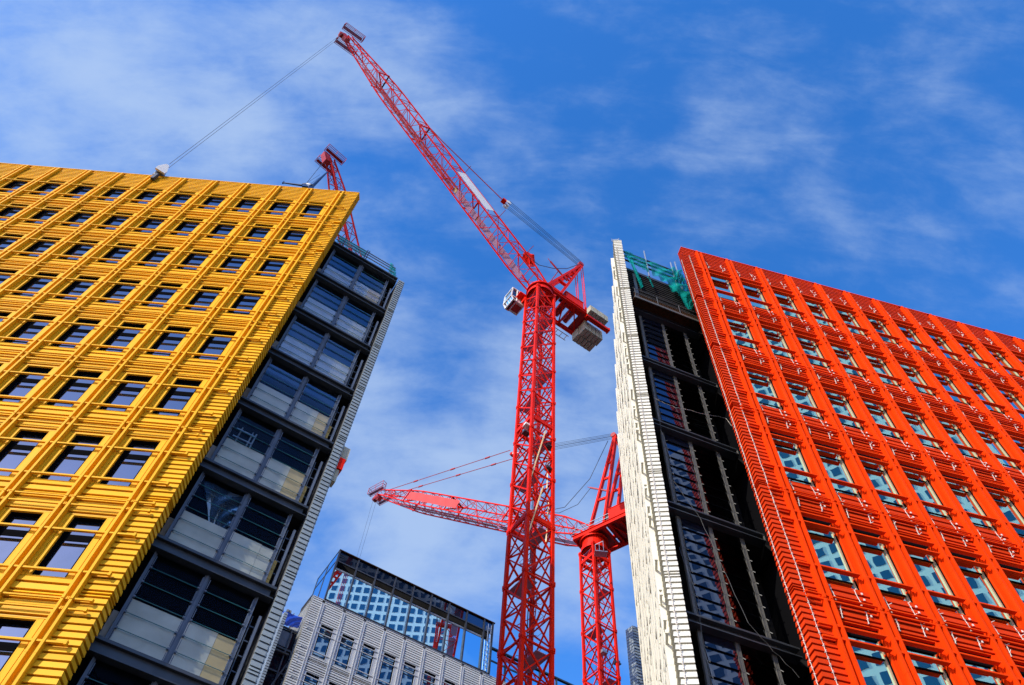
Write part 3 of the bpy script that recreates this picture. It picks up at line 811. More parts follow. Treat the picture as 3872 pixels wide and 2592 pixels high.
# front panes, transom band, mullions
for k in range(9):
    a = .03 + k * 2.0; bb2 = a + 2.0
    if a > 16.8: break
    bb2 = min(bb2, 17.0)
    q_ = MB(); FB.box(q_, a + .06, bb2 - .06, -.16, -.13, ph0 + .06, 49.55); pn = q_.build('pane', 'glassB', bb); pn.name = 'top_storey_pane'
    q_ = MB(); FB.box(q_, a + .05, bb2 - .05, -.10, -.07, 50.55, ph1 - .1); q_.build('upper_pane', 'glassD', bb)
    q_ = MB(); FB.box(q_, a - .07, a + .07, -.16, .05, ph0, ph1 - .08); q_.build('mullion', 'steel', bb)
q_ = MB(); FB.box(q_, 16.95, 17.1, -.16, .05, ph0, ph1 - .08); q_.build('mullion', 'steel', bb)
q_ = MB(); FB.box(q_, .0, 17.1, -.14, .03, 50.42, 50.54); FB.box(q_, .0, 17.1, -.16, .02, 46.0, 46.1); q_.build('transom', 'steel', bb)
q_ = MB()
for k in range(9):
    a = .03 + k * 2.0
    if a + 1 > 17: break
    q_.tube([FB.T(a + .1, -.25, 49.75), FB.T(min(a + 1.9, 16.9), -.25, 49.75)], .13, 8)
q_.build('blind_tube', 'galv', bb)
q_ = MB(); FB.box(q_, -.05, 17.2, -.4, .1, ph1 - .09, ph1); q_.build('penthouse_roof', 'rust', bb)
q_ = MB(); FB.box(q_, .03, 17.0, -.9, -.8, 49.9, 50.5); q_.build('fascia', 'dark', bb)
# left side of the top storey
for (a, b_) in ((-.2, -2.4), (-2.5, -4.7)):
    q_ = MB(); FB.box(q_, -.02, .01, b_, a, ph0 + .05, 50.4); q_.build('side_pane', 'glassY', bb)
    q_ = MB(); FB.box(q_, -.02, .01, b_, a, 50.55, ph1 - .1); q_.build('side_pane', 'glassY', bb)
    q_ = MB(); FB.box(q_, -.06, .02, b_ - .1, b_, ph0, ph1 - .1); q_.build('mullion', 'steel', bb)
q_ = MB(); FB.box(q_, -.05, .02, -4.8, -.1, 50.42, 50.54); FB.box(q_, -.05, .02, -4.8, -.1, 51.7, 51.8); q_.build('transom', 'steel', bb)
# ladder on the right of the glass storey
q_ = MB()
for u_ in (16.45, 16.8): q_.bar(FB.T(u_, .08, ph0), FB.T(u_, .08, 51.3), .05)
for k in range(9): q_.bar(FB.T(16.45, .08, 46.4 + k * .55), FB.T(16.8, .08, 46.4 + k * .55), .05)
ob = q_.build('ladder', 'galv', org=FB.T(16.6, .08, ph0)); tag(ob, 'thin steel ladder at the right end of the glass top storey', 'ladder')
# lower set-back range carrying on to the right
q_ = MB()
for k in range(6):
    a = 17.3 + k * 2.0
    FB.box(q_, a + .06, a + 1.94, -1.0, -.95, 46.0, 48.2); FB.box(q_, a + .06, a + 1.94, -1.0, -.95, 48.4, 49.5)
q_.build('setback_glass', 'glassB', bb)
q_ = MB()
for k in range(7): FB.box(q_, 17.2 + k * 2.0, 17.34 + k * 2.0, -1.02, -.85, 46.0, 49.7)
FB.box(q_, 17.2, 29.3, -1.2, -.8, 49.6, 49.75); FB.box(q_, 17.2, 29.3, -1.0, -.9, 48.22, 48.38)
q_.build('setback_frame', 'steel', bb)
q_ = MB(); FB.box(q_, 17.2, 29.3, -6, -1.05, 46.0, 49.6); q_.build('setback_core', 'dark', bb)

# glazed link and slate blade left of the pale building
lk = thing('glazed_link', 'dark glazed link building between the slate blade and the pale building', 'building', FB.T(-2.2, -2, GZ))
q_ = MB(); FB.box(q_, -2.75, -1.05, -1.3, -1.2, GZ, 42.6); q_.build('glass_wall', 'glassD', lk)
q_ = MB(); FB.box(q_, -2.7, -1.4, -1.195, -1.15, 41.0, 42.4); q_.build('spandrel_glass', 'steel2', lk)
q_ = MB()
for u_ in (-2.75, -1.55): FB.box(q_, u_ - .05, u_ + .05, -1.19, -1.0, GZ, 42.7)
for z_ in (42.6, 40.7, 38.6, 36.0): FB.box(q_, -2.8, -1.05, -1.19, -1.05, z_, z_ + .14)
q_.tube([FB.T(-2.7, -.9, 40.3), FB.T(-1.2, -.9, 40.3)], .10, 8); q_.bar(FB.T(-2.7, -.9, 34), FB.T(-1.1, -.9, 39.5), .12)
q_.build('frame', 'steel', lk)
q_ = MB(); FB.box(q_, -2.8, -1.05, -12, -1.3, GZ, 42.55); q_.build('core', 'dark', lk)
sl = thing('tiled_wall', 'slim slate grey tiled blade wall between the yellow building and the pale building', 'wall', FB.T(-3.0, -1, GZ))
q_ = MB(); z = 43.2
while z > 14:
    FB.tile(q_, -2.90, -2.60, -.1, .0, z - .20, z, .03)
    T_ = FB.T; q_.hexa([T_(-3.05, -1.2, z - .24), T_(-2.9, -.02, z - .20), T_(-2.9, -.1, z - .20), T_(-2.95, -1.2, z - .24), T_(-3.02, -1.2, z), T_(-2.9, .0, z), T_(-2.9, -.1, z), T_(-2.95, -1.2, z)])
    z -= .235
q_.build('tiles', 'grey', sl); q_ = MB(); FB.box(q_, -2.88, -2.62, -1.2, -.11, GZ, 43.1); q_.build('backing', 'grey_d', sl)
bs = MB(); sheet(bs, FB, ((-2.9, 43.85), (-1.1, 44.05), (-1.15, 43.0), (-2.7, 42.6)), -.9, 12, .12)
ob = bs.build('sheeting', 'bluesheet', org=FB.T(-2, -.9, 42.7), smooth=True); tag(ob, 'crumpled blue sheeting wrapped over the top of the glazed link', 'sheeting')
q_ = MB()
for u_ in (-2.5, -2.3): q_.box(FB.T(u_, -.9, 44.05), .2, .2, .25)
for t_ in range(3): q_.bar(FB.T(-1.9, -1.0, 43 + t_ * .5), FB.T(-1.0, -4.8, 44.6 + t_ * .55), .06)
for t_ in range(5): q_.bar(FB.T(-1.9 + t_ * .2, -1 - t_ * .9, 43 + t_ * .35), FB.T(-1.9 + t_ * .2, -1 - t_ * .9, 44.2 + t_ * .35), .06)
ob = q_.build('guardrail', 'steel', org=FB.T(-1.9, -1, 43)); tag(ob, 'dark guardrail climbing beside the blue sheeting', 'guardrail')

# slate blade seen past the cream wing
gb2 = thing('tiled_wall', 'stepped slate grey tiled wall edge just left of the cream wing', 'wall', Vector((13.5, 57, GZ)))
FS = Fr((12.95, 56.2), 17.5)
q_ = MB(); z = 46.7; k = 0
while z > 18:
    h = .30
    FS.tile(q_, .0, 2.6, -.1, 0, z - h + .05, z, .04)
    T_ = FS.T; q_.hexa([T_(-.28, -.8, z - h), T_(0, -.0, z - h + .05), T_(0.0, -.1, z - h + .05), T_(-.2, -.8, z - h), T_(-.25, -.8, z), T_(0, 0, z), T_(0, -.1, z), T_(-.2, -.8, z)])
    z -= h; k += 1
q_.build('tiles', 'grey', gb2)
q_ = MB(); FS.box(q_, .02, 2.6, -.9, -.11, GZ, 46.6); q_.build('backing', 'grey_d', gb2)
FSs = Fr((0, 0), 0); FSs.o = FS.T(.42, .05, 0); FSs.d = FS.d.copy(); FSs.n = FS.n.copy()

# ------------------------------------------------------------------ tower across the street, mirrored in the windows
tw = thing('office_tower', 'tall pale office tower with a grid of windows, seen mirrored in the glass', 'building', Vector((72, -24, GZ)))
M['tower_w'] = bsdf('tower_concrete', (.52, .72, .64), .7)
M['tower_g'] = bsdf('tower_glass', (.03, .19, .29), .5, spec=.1)
M['tower_w'] = bsdf('tower_concrete', (.74, .78, .72), .7)
M['tower_g'] = bsdf('tower_glass', (.02, .10, .20), .15)
FT = Fr((70, -24), -122)
q = MB(); FT.box(q, -26, 30, -15, 0, GZ, 156); q.build('walls', 'tower_w', tw)
q = MB(); z_ = 6
while z_ < 152:
    u = -25.2
    while u < 28.5:
        FT.box(q, u, u + 1.4, .0, .06, z_, z_ + 1.75); u += 2.2
    z_ += 2.75
q.build('window_grid', 'tower_g', tw)

# ------------------------------------------------------------------ cranes
def mast(root, M0, az, side, zt, panel, zb=GZ, z_from=None, heavy=(), lamps=True, ladder=True, leg=.20, lights=()):
    ex = Vector((math.cos(R(az)), math.sin(R(az)), 0)); ey = Vector((-ex.y, ex.x, 0)); h = side / 2
    P = lambda x, y, z: M0 + ex * x + ey * y + Vector((0, 0, z))
    cor = ((-h, -h), (h, -h), (h, h), (-h, h))
    for (x, y) in cor:
        q = MB(); q.box(P(x, y, (zt + zb) / 2), leg, leg, zt - zb, (ex, ey, Vector((0, 0, 1))))
        z = zt
        while z > zb:
            q.box(P(x, y, z), leg + .08, leg + .08, .22, (ex, ey, Vector((0, 0, 1)))); q.box(P(x, y, z - .19), leg + .05, leg + .10, .06, (ex, ey, Vector((0, 0, 1)))); z -= panel
        q.build('leg', 'crane', root)
    br = MB(); z = zt; k = 0; zlo = z_from or zb
    while z > zlo:
        za, zm, zc = z, z - panel / 2, z - panel
        for i in range(4):
            a = cor[i]; b = cor[(i + 1) % 4]; s = .075
            br.bar(P(*a, za - .1), P(*b, zm), s + .02); br.bar(P(*b, zm), P(*a, zc + .12), s + .02)
            br.bar(P(*b, za - .1), P(*a, zm), s); br.bar(P(*a, zm), P(*b, zc + .12), s)
            m_ = ((a[0] + b[0]) / 2, (a[1] + b[1]) / 2)
            br.bar(P(*a, za - .12), P(*b, za - .12), s + .03)
            br.bar(P(*a, zm), P(*b, zm), s - .01)
            br.bar(P(*a, (za + zm) / 2), P(*m_, zm + .1), s - .03)
        br.bar(P(*cor[0], za - .12), P(*cor[2], za - .12), .07)
        z = zc; k += 1
    br.build('bracing', 'crane', root)
    z = zt - .35; k = 0
    while z > zlo:
        q = MB()
        sx = 1 if k % 2 else -1
        q.box(P(sx * h * .48, 0, z), h * .9, side * .92, .05, (ex, ey, Vector((0, 0, 1))))
        q.build('landing', 'mesh_floor', root)
        k += 1; z -= panel
    if ladder:
        q = MB(); z = zt - .4; k = 0
        while z > zlo:
            sx = 1 if k % 2 else -1
            a0, a1 = P(-sx * h * .35, -.2, z), P(-sx * h * .05, -.2, z - panel)
            for o_ in (-.2, .2): q.bar(a0 + ey * o_, a1 + ey * o_, .045)
            for j in range(12):
                t_ = j / 12; q.bar(a0.lerp(a1, t_) - ey * .2, a0.lerp(a1, t_) + ey * .2, .03)
            for j in range(4):
                c_ = a0.lerp(a1, j / 4 + .1); q.tube([c_ + ex * .1 - ey * .3, c_ - ex * .55 * sx - ey * .2, c_ - ex * .55 * sx + ey * .2, c_ + ex * .1 + ey * .3], .02, 4)
            z -= panel; k += 1
        q.build('ladder', 'crane_d', root)
        q = MB(); q.tube([P(.2, .3, zt), P(.22, .28, (zt + zlo) / 2), P(.2, .3, zlo)], .03, 5); q.tube([P(-.1, .45, zt), P(-.12, .4, zlo)], .022, 5); q.build('power_cable', 'cable', root)
    for hz in heavy:
        q = MB()
        for i in range(4):
            a = cor[i]; b = cor[(i + 1) % 4]
            q.bar(P(*a, hz), P(*b, hz), .16, .34)
        q.build('collar', 'crane', root)
    for (x, y, z, m_) in lights:
        q = MB(); q.box(P(x, y, z), .42, .26, .34, (ex, ey, Vector((0, .3, 1)).normalized())); q.box(P(x, y, z - .16), .5, .42, .05, (ex, ey, Vector((0, 0, 1)))); q.bar(P(x, y, z), P(x * .8, y * .8, z + .4), .05)
        q.build('floodlight', m_, root)
    return P

def lattice(root, name, base, tip, w, h, n, wdir, hdir, taper0=.08, taper1=.25, ch=.11, br_=.055, mat_='crane', tipw=.45, rootw=.9, hroot=.5, mat_b=None):
    """box-section truss between two points; chords are parts, the bracing is one part"""
    base = Vector(base); tip = Vector(tip); ax = tip - base
    def sec(t):
        a = 1.0; b_ = 1.0
        if t < taper0: b_ = hroot + (1 - hroot) * t / taper0; a = rootw + (1 - rootw) * t / taper0
        if t > 1 - taper1:
            k = (1 - t) / taper1; a = tipw + (1 - tipw) * k; b_ = tipw * .8 + (1 - tipw * .8) * k
        c = base + ax * t + hdir * (h / 2)
        return [c - wdir * w / 2 * a - hdir * h / 2 * b_, c + wdir * w / 2 * a - hdir * h / 2 * b_, c + wdir * w / 2 * a + hdir * h / 2 * b_, c - wdir * w / 2 * a + hdir * h / 2 * b_]
    S_ = [sec(i / n) for i in range(n + 1)]
    for j in range(4):
        q = MB()
        for i in range(n): q.bar(S_[i][j], S_[i + 1][j], ch, ch, hdir)
        q.build('chord', mat_, root)
    q = MB()
    for i in range(n):
        for j in range(4):
            k = (j + 1) % 4
            q.bar(S_[i][j], S_[i][k], br_, br_, hdir)
            if i % 2 == 0: q.bar(S_[i][j], S_[i + 1][k], br_, br_, hdir)
            else: q.bar(S_[i][k], S_[i + 1][j], br_, br_, hdir)
        if i % 4 == 0: q.bar(S_[i][0], S_[i][2], br_, br_, hdir); q.bar(S_[i][1], S_[i][3], br_, br_, hdir)
    q.build('bracing', mat_b or mat_, root)
    return sec

def tip_platforms(root, c, a, w, up, mat_f='mesh_floor', s=1.0):
    # a: jib direction (horizontal), w: sideways, up: vertical ; two caged side decks joined round the head
    for sg in (-1, 1):
        q = MB(); q.box(c + w * sg * (.95 * s) - a * .5 * s + up * .0, 2.4 * s, .40 * s, .03, (a, w, up)); q.build('platform', mat_f, root)
        q = MB()
        o = c + w * sg * .95 * s - a * .5 * s
        for z_ in (0, .55 * s, 1.05 * s):
            cs = [o + a * x + w * y + up * z_ for x, y in ((-1.3 * s, -.31 * s), (1.3 * s, -.31 * s), (1.3 * s, .31 * s), (-1.3 * s, .31 * s))]
            for i in range(4): q.bar(cs[i], cs[(i + 1) % 4], .05)
        for x, y in ((-1.3, -.31), (1.3, -.31), (1.3, .31), (-1.3, .31), (0, .31), (0, -.31)):
            q.bar(o + a * x * s + w * y * s, o + a * x * s + w * y * s + up * 1.05 * s, .05)
        q.build('guardrail', 'crane_d', root)

def crane(label, M0, az_m, az_c, side, zt, zd, tip, apex, panel, blk, cab=True, full=True, nj=22, heavy=(), lights=(), z_from=None, ropes=True, hook_z=None, jibw=1.8, jibh=1.6, group=None, pend2=False, banner=False, fr_y=(-.85, .2), deck=(-.75, 5.4, -.85, 1.7)):
    root = thing('tower_crane', label, 'crane', M0 + Vector((0, 0, GZ)), 'red tower cranes')
    mast(root, M0, az_m, side, zt, panel, GZ, z_from, heavy, lights=lights)
    ex = Vector((math.cos(R(az_c)), math.sin(R(az_c)), 0)); ey = Vector((-ex.y, ex.x, 0)); Zv = Vector((0, 0, 1))
    P = lambda x, y, z: M0 + ex * x + ey * y + Zv * z
    A3 = (ex, ey, Zv)
    # slewing ring
    q = MB(); n_ = 28
    for (r0, za, zb) in ((side * .68, zt - .15, zt + .25), (side * .60, zt + .25, zd), (side * .72, zd - .22, zd - .01)):
        i0 = len(q.v)
        for k in range(n_):
            a = 2 * math.pi * k / n_; q.v.append(tuple(P(r0 * math.cos(a), r0 * math.sin(a), za)))
        for k in range(n_):
            a = 2 * math.pi * k / n_; q.v.append(tuple(P(r0 * math.cos(a), r0 * math.sin(a), zb)))
        for k in range(n_): k2 = (k + 1) % n_; q.f.append((i0 + k, i0 + k2, i0 + n_ + k2, i0 + n_ + k))
        q.f.append(tuple(i0 + n_ + k for k in range(n_)))
    q.build('slewing_ring', 'crane', root)
    # machinery deck
    x0, x1, y0, y1 = deck
    q = MB()
    for y in (y0, y1):
        q.box(P((x0 + x1) / 2, y, zd + .25), x1 - x0, .08, .5, A3)
        q.box(P((x0 + x1) / 2, y, zd + .02), x1 - x0, .26, .05, A3); q.box(P((x0 + x1) / 2, y, zd + .48), x1 - x0, .26, .05, A3)
    yc, yw = (y0 + y1) / 2, y1 - y0
    for x in (x0 + .04, 1.7, 2.3, 3.4, x1 - .04): q.box(P(x, yc, zd + .2), .14, yw - .1, .3, A3)
    q.bar(P(2.3, y0, zd + .1), P(3.4, y1, zd + .1), .12); q.bar(P(3.4, y0, zd + .1), P(x1, y1, zd + .1), .12); q.bar(P(3.4, y1, zd + .1), P(2.3, y0, zd + .12), .1)
    q.build('deck_frame', 'crane', root)
    q = MB(); q.box(P((x0 + 1.7) / 2, yc, zd + .30), 1.7 - x0 - .1, yw - .3, .06, A3); q.box(P(x1 - .5, yc, zd + .3), .9, yw - .3, .06, A3); q.build('deck_plate', 'crane_d', root)
    if not full:
        q = MB(); q.box(P((1.8 + x1) / 2, yc, zd + .42), x1 - 1.9, yw - .1, .05, A3); q.build('deck_plate', 'crane_d', root)
    q = MB(); q.tube([P(2.7, y0 + .2, zd + .55), P(2.7, y1 - .5, zd + .55)], .34, 12); q.tube([P(3.9, y0 + .2, zd + .6), P(3.9, y1 - .4, zd + .6)], .28, 12); q.build('winch', 'crane_d', root, smooth=False)
    # machine house on the right side
    q = MB(); q.box(P(3.45, y0 + .35, zd + 1.05), 2.1, .8, 1.5, A3); q.box(P(3.45, y0 + .35, zd + 1.83), 2.2, .9, .06, A3); q.build('machine_house', 'crane', root)
    q = MB(); q.box(P(2.2, y0 + .4, zd + .9), .35, .6, .8, A3); q.build('engine', 'steel', root)
    # A-frame
    ax_, az_ = apex
    for y in fr_y:
        q = MB(); q.bar(P(.25, y, zd + .7), P(ax_, y * .9, az_), .34, .22, ex); q.build('a_frame_leg', 'crane', root)
        q = MB(); q.bar(P(1.75, y, zd + .5), P(ax_ + .15, y * .9, az_), .36, .22, ex); q.build('a_frame_leg', 'crane', root)
        q = MB()
        for t_ in (.28, .5, .68, .84):
            q = MB(); a = P(.25, y, zd + .7).lerp(P(ax_, y * .9, az_), t_); b_ = P(1.75, y, zd + .5).lerp(P(ax_ + .15, y * .9, az_), t_); q.bar(a, b_, .16, .26); q.build('a_frame_tie', 'crane', root)
        q = MB(); q.bar(P(.3, y, zd + .9), P(1.75, y, zd + .5), .2); q.build('a_frame_tie', 'crane', root)
        q = MB(); q.bar(P(ax_ + .2, y * .9, az_ - .3), P(x1 - .5, y, zd + .4), .07); q.bar(P(ax_ - .1, y * .9, az_ - .3), P(x1 - .66, y, zd + .4), .06); q.box(P(x1 - .55, y, zd + 1.1), .22, .14, .3, A3); q.build('back_stay', 'crane', root)
    q = MB(); q.tube([P(ax_ - .1, fr_y[0] - .15, az_ + .05), P(ax_ - .1, fr_y[1] + .1, az_ + .05)], .30, 12); q.build('head_sheave', 'crane_d', root)
    q = MB(); q.bar(P(.3, fr_y[0], zd + .8), P(1.5, fr_y[0], zd + 5.2), .09); q.bar(P(.5, fr_y[0], zd + 6.2), P(2.6, fr_y[0], zd + 4.4), .14); q.bar(P(.2, fr_y[0], zd + 6.5), P(.5, fr_y[0], zd + 6.2), .05)
    q.build('jib_buffer', 'crane_d', root)
    # jib
    base = P(-.7, 0, zd + .1); tp_ = P(tip[0], 0, tip[1]); axd = (tp_ - base).normalized(); hd = ey.cross(axd).normalized()
    if hd.z < 0: hd = -hd
    jib = thing('jib', None, None, base); jib['_w'] = tuple(base)
    # the jib is a lattice part tree of its own: chord and bracing meshes hang under one carrier mesh
    bpy.data.objects.remove(jib)
    walk = MB()
    L = (tp_ - base).length
    def J(t, w_, h_): return base + (tp_ - base) * t + ey * w_ + hd * h_
    for k in range(3):
        ta, tb = .05 + .10 * k, .05 + .10 * k + .095
        A_ = [J(ta, jibw * .05, .10), J(tb, jibw * .05, .10), J(tb, jibw * .40, .10), J(ta, jibw * .40, .10)]
        walk.hexa(A_ + [p_ + hd * .04 for p_ in A_])
    jr = walk.build('jib', 'mesh_floor', root, org=base)
    q = MB()
    A_ = [J(.36, jibw * .22, .12), J(.86, jibw * .16, .12), J(.86, jibw * .30, .12), J(.36, jibw * .42, .12)]
    q.hexa(A_ + [p_ + hd * .05 for p_ in A_]); q.build('walkway', 'crane_d', jr)
    sec = lattice(jr, 'jib', base, tp_, jibw, jibh, nj, ey, hd, ch=.125, br_=.05)
    q = MB(); q.tube([J(.32, jibw * .1, .22), J(.6, jibw * .1, .22), J(.88, jibw * .05, .2)], .10, 6); q.build('hoist_pipe', 'crane_d', jr)
    for t_ in (.30, .57, .80):
        q = MB()
        for w_ in (-1, 1): q.bar(J(t_, -jibw * .5, jibh * .95), J(t_, jibw * .5, jibh * .95), .16); q.bar(J(t_, jibw * .5 * w_, 0), J(t_, jibw * .5 * w_, jibh), .12)
        q.bar(J(t_, -jibw * .5, 0), J(t_, jibw * .5, jibh), .12)
        q.build('splice_frame', 'crane', jr)
    hh = axd.cross(Vector((0, 0, 1))); ah = Vector((axd.x, axd.y, 0)).normalized()
    tip_platforms(jr, tp_ + Vector((0, 0, .1)) + hd * .3, ah, ey, Zv)
    q = MB(); q.box(tp_ + hd * .25, 1.3, .55, .7, (axd, ey, hd)); q.tube([tp_ + axd * .4 - ey * .25, tp_ + axd * .4 + ey * .25], .36, 12); q.build('jib_head', 'crane_d', jr)
    if banner:
        q = MB(); n_ = 10; 
        for k in range(n_):
            ta = .52 + .27 * k / n_; tb = .52 + .27 * (k + 1) / n_; s_ = .05 * (-1) ** k
            A_ = [J(ta, -jibw * .5 - .07, jibh * .22), J(tb, -jibw * .5 - .07, jibh * .22), J(tb, -jibw * .5 - .07 + s_ * .3, jibh * .80), J(ta, -jibw * .5 - .07 - s_ * .3, jibh * .80)]
            q.hexa(A_ + [p_ - ey * .012 for p_ in A_])
        q.build('banner', 'banner', jr)
    else:
        q = MB(); A_ = [J(.245, -jibw * .5 - .06, .25), J(.385, -jibw * .5 - .06, .25), J(.385, -jibw * .5 - .06, jibh * .92), J(.245, -jibw * .5 - .06, jibh * .92)]
        q.hexa(A_ + [p_ - ey * .02 for p_ in A_]); q.build('sign_board', 'white', jr)
        q = MB(); A_ = [J(.22, jibw * .1, .18), J(.36, jibw * .1, .18), J(.36, jibw * .4, .18), J(.22, jibw * .4, .18)]
        q.hexa(A_ + [p_ + hd * .03 for p_ in A_]); q.build('plank', 'board2', jr)
        q = MB()
        for t_ in (.39, .225, .10): q.bar(J(t_, -.9, jibh), J(t_, -1.9, jibh + .15), .05)
        q.build('cable_bracket', 'crane_d', jr)
        q = MB(); q.tube([J(.105, -.4, jibh + .2), J(.09, -.9, jibh + .5), J(.07, -.4, jibh + .3)], .3, 8); q.box(J(.09, -.6, jibh + .25), 1.1, .7, .5, (axd, ey, hd)); q.build('jib_winch', 'crane', jr)
    # pendants and luffing ropes
    bp = blk; yb_ = fr_y[0]
    B = P(bp[0], yb_, bp[1]); tq = .57
    if not pend2:
        q = MB(); q.tube([J(tq, -jibw * .5, jibh + .12), J(tq - .05, -jibw * .5, jibh + .55), B], .055, 6)
        q.build('pendant_rod', 'crane_d', root)
    else:
        for w_ in (-.55, .75):
            q = MB(); a_ = J(.975, w_ * .7, jibh * .62); e_ = B + ey * w_ + Zv * .2; q.tube([a_, e_], .045, 5)
            for t_ in (.28, .58, .84): m_ = a_.lerp(e_, t_); q.box(m_, .75, .13, .18, ((e_ - m_).normalized(), ey, hd))
            q.build('pendant_rod', 'crane_d', root)
    dB = (P(ax_, yb_, az_) - B).normalized()
    q = MB(); q.box(B, .5, .5, .35, (dB, ey, dB.cross(ey).normalized())); q.build('block_frame', 'crane', root)
    q = MB(); up2 = dB.cross(ey).normalized()
    for s_ in (-.30, .05, .34): q.tube([B + dB * .5 + ey * s_, B + dB * .5 + ey * (s_ + .1)], .30, 10)
    q.build('block_sheave', 'white', root)
    for k, (s_, u_) in enumerate(((-.36, .18), (-.25, .05), (-.14, -.06), (.16, .16), (.27, .03), (.36, -.10))):
        q = MB(); a_ = B + dB * .5 + ey * s_ + up2 * u_; e_ = P(ax_ - .3, yb_ + .02 + s_ * .7, az_ + u_ * .8)
        q.tube([a_, e_], .022, 4); q.build('luffing_rope', 'cable', root)
    # counterweights
    if full:
        q = MB(); q.box(P(6.2, -.78, zd - .25), 2.7, .42, .34, A3); q.bar(P(7.5, -.78, zd - .25), P(7.62, -.78, zd - .25), .5, .46); q.build('ballast_girder', 'crane', root)
        for i in range(5):
            q = MB(); x = 5.32 + i * .435
            q.box(P(x, .20, zd - .75 + .03 * (i % 2)), .375, .92, 1.55, A3); q.build('counterweight', 'concrete', root)
            q = MB(); q.box(P(x - .12, 1.14, zd - .92 - .02 * (i % 2)), .375, .85, 1.2, A3); q.build('counterweight', 'concrete', root)
            q = MB(); q.box(P(x - .55, -1.55, zd - .35 + .03 * (i % 2)), .375, .55, .95, A3); q.build('counterweight', 'concrete', root)
        q = MB()
        for i in range(5): q.box(P(2.6 + i * .55, 2.35, zd - .1), .05, .55, .05, A3)
        for y in (2.08, 2.62): q.box(P(3.7, y, zd - .1), 2.6, .05, .07, A3)
        q.build('walkway', 'beige', root)
    # cab
    if cab:
        cb = MB(); x0c, x1c, y0c, y1c, z0c, z1c = -2.15, -.62, 1.62, 2.9, zd - .95, zd + 1.2
        bodyp = [P(x0c + .62, y0c, z0c), P(x1c, y0c, z0c), P(x1c, y0c, z1c), P(x0c + .62, y0c, z1c)]
        cb.extrude(bodyp, ey * (y1c - y0c))
        # front part: posts and rails only, glazed
        cab_ = cb.build('cab', 'white', root)
        q = MB()
        F_ = [(x0c, y0c), (x0c, y1c), (x0c + .6, y1c), (x0c + .6, y0c)]
        lo = [P(x + (.25 if x == x0c else 0), y, z0c) for x, y in F_]; mi = [P(x, y, z0c + .55) for x, y in F_]; hi = [P(x + (.08 if x == x0c else 0), y, z1c) for x, y in F_]
        for a, b_ in ((lo, mi), (mi, hi)):
            for i in range(3): q.bar(a[i], b_[i], .10)
            q.bar(a[3], b_[3], .10)
        for a in (lo, mi, hi):
            q.bar(a[0], a[1], .10); q.bar(a[1], a[2], .10); q.bar(a[0], a[3], .10)
        q.hexa([hi[0], hi[1], hi[2], hi[3]] + [p_ + Zv * .08 for p_ in hi]); q.hexa([P(x1c + .02, y0c - .04, z1c), P(x1c + .02, y1c + .04, z1c), P(x0c + .5, y1c + .04, z1c), P(x0c + .5, y0c - .04, z1c)] + [P(x1c + .02, y0c - .04, z1c + .1), P(x1c + .02, y1c + .04, z1c + .1), P(x0c + .5, y1c + .04, z1c + .1), P(x0c + .5, y0c - .04, z1c + .1)])
        for k in range(1, 4):
            q.bar(lo[0].lerp(lo[1], k / 4), mi[0].lerp(mi[1], k / 4), .04)
        q.build('cab_frame', 'white', cab_)
        q = MB(); ins = .03
        q.quad(mi[0] + ex * ins, mi[1] + ex * ins, hi[1] + ex * ins, hi[0] + ex * ins); q.quad(lo[0] + ex * ins, lo[1] + ex * ins, mi[1] + ex * ins, mi[0] + ex * ins)
        q.quad(mi[0] + ey * ins, mi[3] + ey * ins, hi[3] + ey * ins, hi[0] + ey * ins); q.quad(lo[0] + Zv * .05, lo[1] + Zv * .05, lo[2] + Zv * .05, lo[3] + Zv * .05)
        q.quad(P(x0c + .68, y0c - .012, z0c + .75), P(x0c + .98, y0c - .012, z0c + .75), P(x0c + .98, y0c - .012, z1c - .25), P(x0c + .68, y0c - .012, z1c - .25)); q.build('cab_window', 'glassY', cab_)
        q = MB(); q.box(P(x0c + 1.05, (y0c + y1c) / 2, z0c - .05), .7, y1c - y0c - .5, .08, A3); q.bar(P(x0c + .5, y0c + .1, z0c - .12), P(x0c + .5, y1c - .05, z0c - .12), .08); q.build('cab_floor', 'crane_d', cab_)
        q = MB(); q.box(P(-1.0, 1.25, zd - .25), 1.3, .75, .16, A3); q.box(P(-1.0, 1.2, zd - .65), .18, .5, .8, A3); q.build('cab_bracket', 'crane', root)
    else:
        q = MB()
        for (xa, ya, xb, yb2) in ((x0, y0, x1, y0), (x0, y0, x0, y1)):
            for z_ in (.9, 1.35): q.bar(P(xa, ya, zd + z_), P(xb, yb2, zd + z_), .05)
            for k in range(7): q.bar(P(xa + (xb - xa) * k / 6, ya + (yb2 - ya) * k / 6, zd + .5), P(xa + (xb - xa) * k / 6, ya + (yb2 - ya) * k / 6, zd + 1.35), .045)
        q.build('deck_railing', 'galv', root)
        q = MB(); q.box(P(4.0, y0 + .5, zd + .9), .9, .6, .6, A3); q.build('control_box', 'galv', root)
    # hoist rope and block
    if hook_z:
        h0 = tp_ + axd * .4
        for s_ in (-.28, .28):
            q = MB(); q.tube([h0 + ey * s_, Vector((h0.x, h0.y, hook_z + 1.0)) + ey * s_ * .8], .017, 4); q.build('hoist_rope', 'cable', root)
    return root, P, tp_, axd, ey

MAIN = Vector((2.2067, 33.928, 0))
c1, P1, tp1, ax1, ey1 = crane('tallest red luffing crane with a white cab, its jib rising to the upper left', MAIN, 31.2, 31.2, 1.854, 64.6, 65.5, (-29.67, 96.1), (4.66, 76.2), 4.3, (-5.77, 78.6),
    heavy=(44.3, 34.6), lights=((-1.15, -.6, 42.6, 'steel'), (-1.15, -.7, 43.3, 'white'), (.75, -.75, 42.4, 'steel'), (.7, -.8, 40.0, 'steel')), z_from=2, hook_z=47.4)
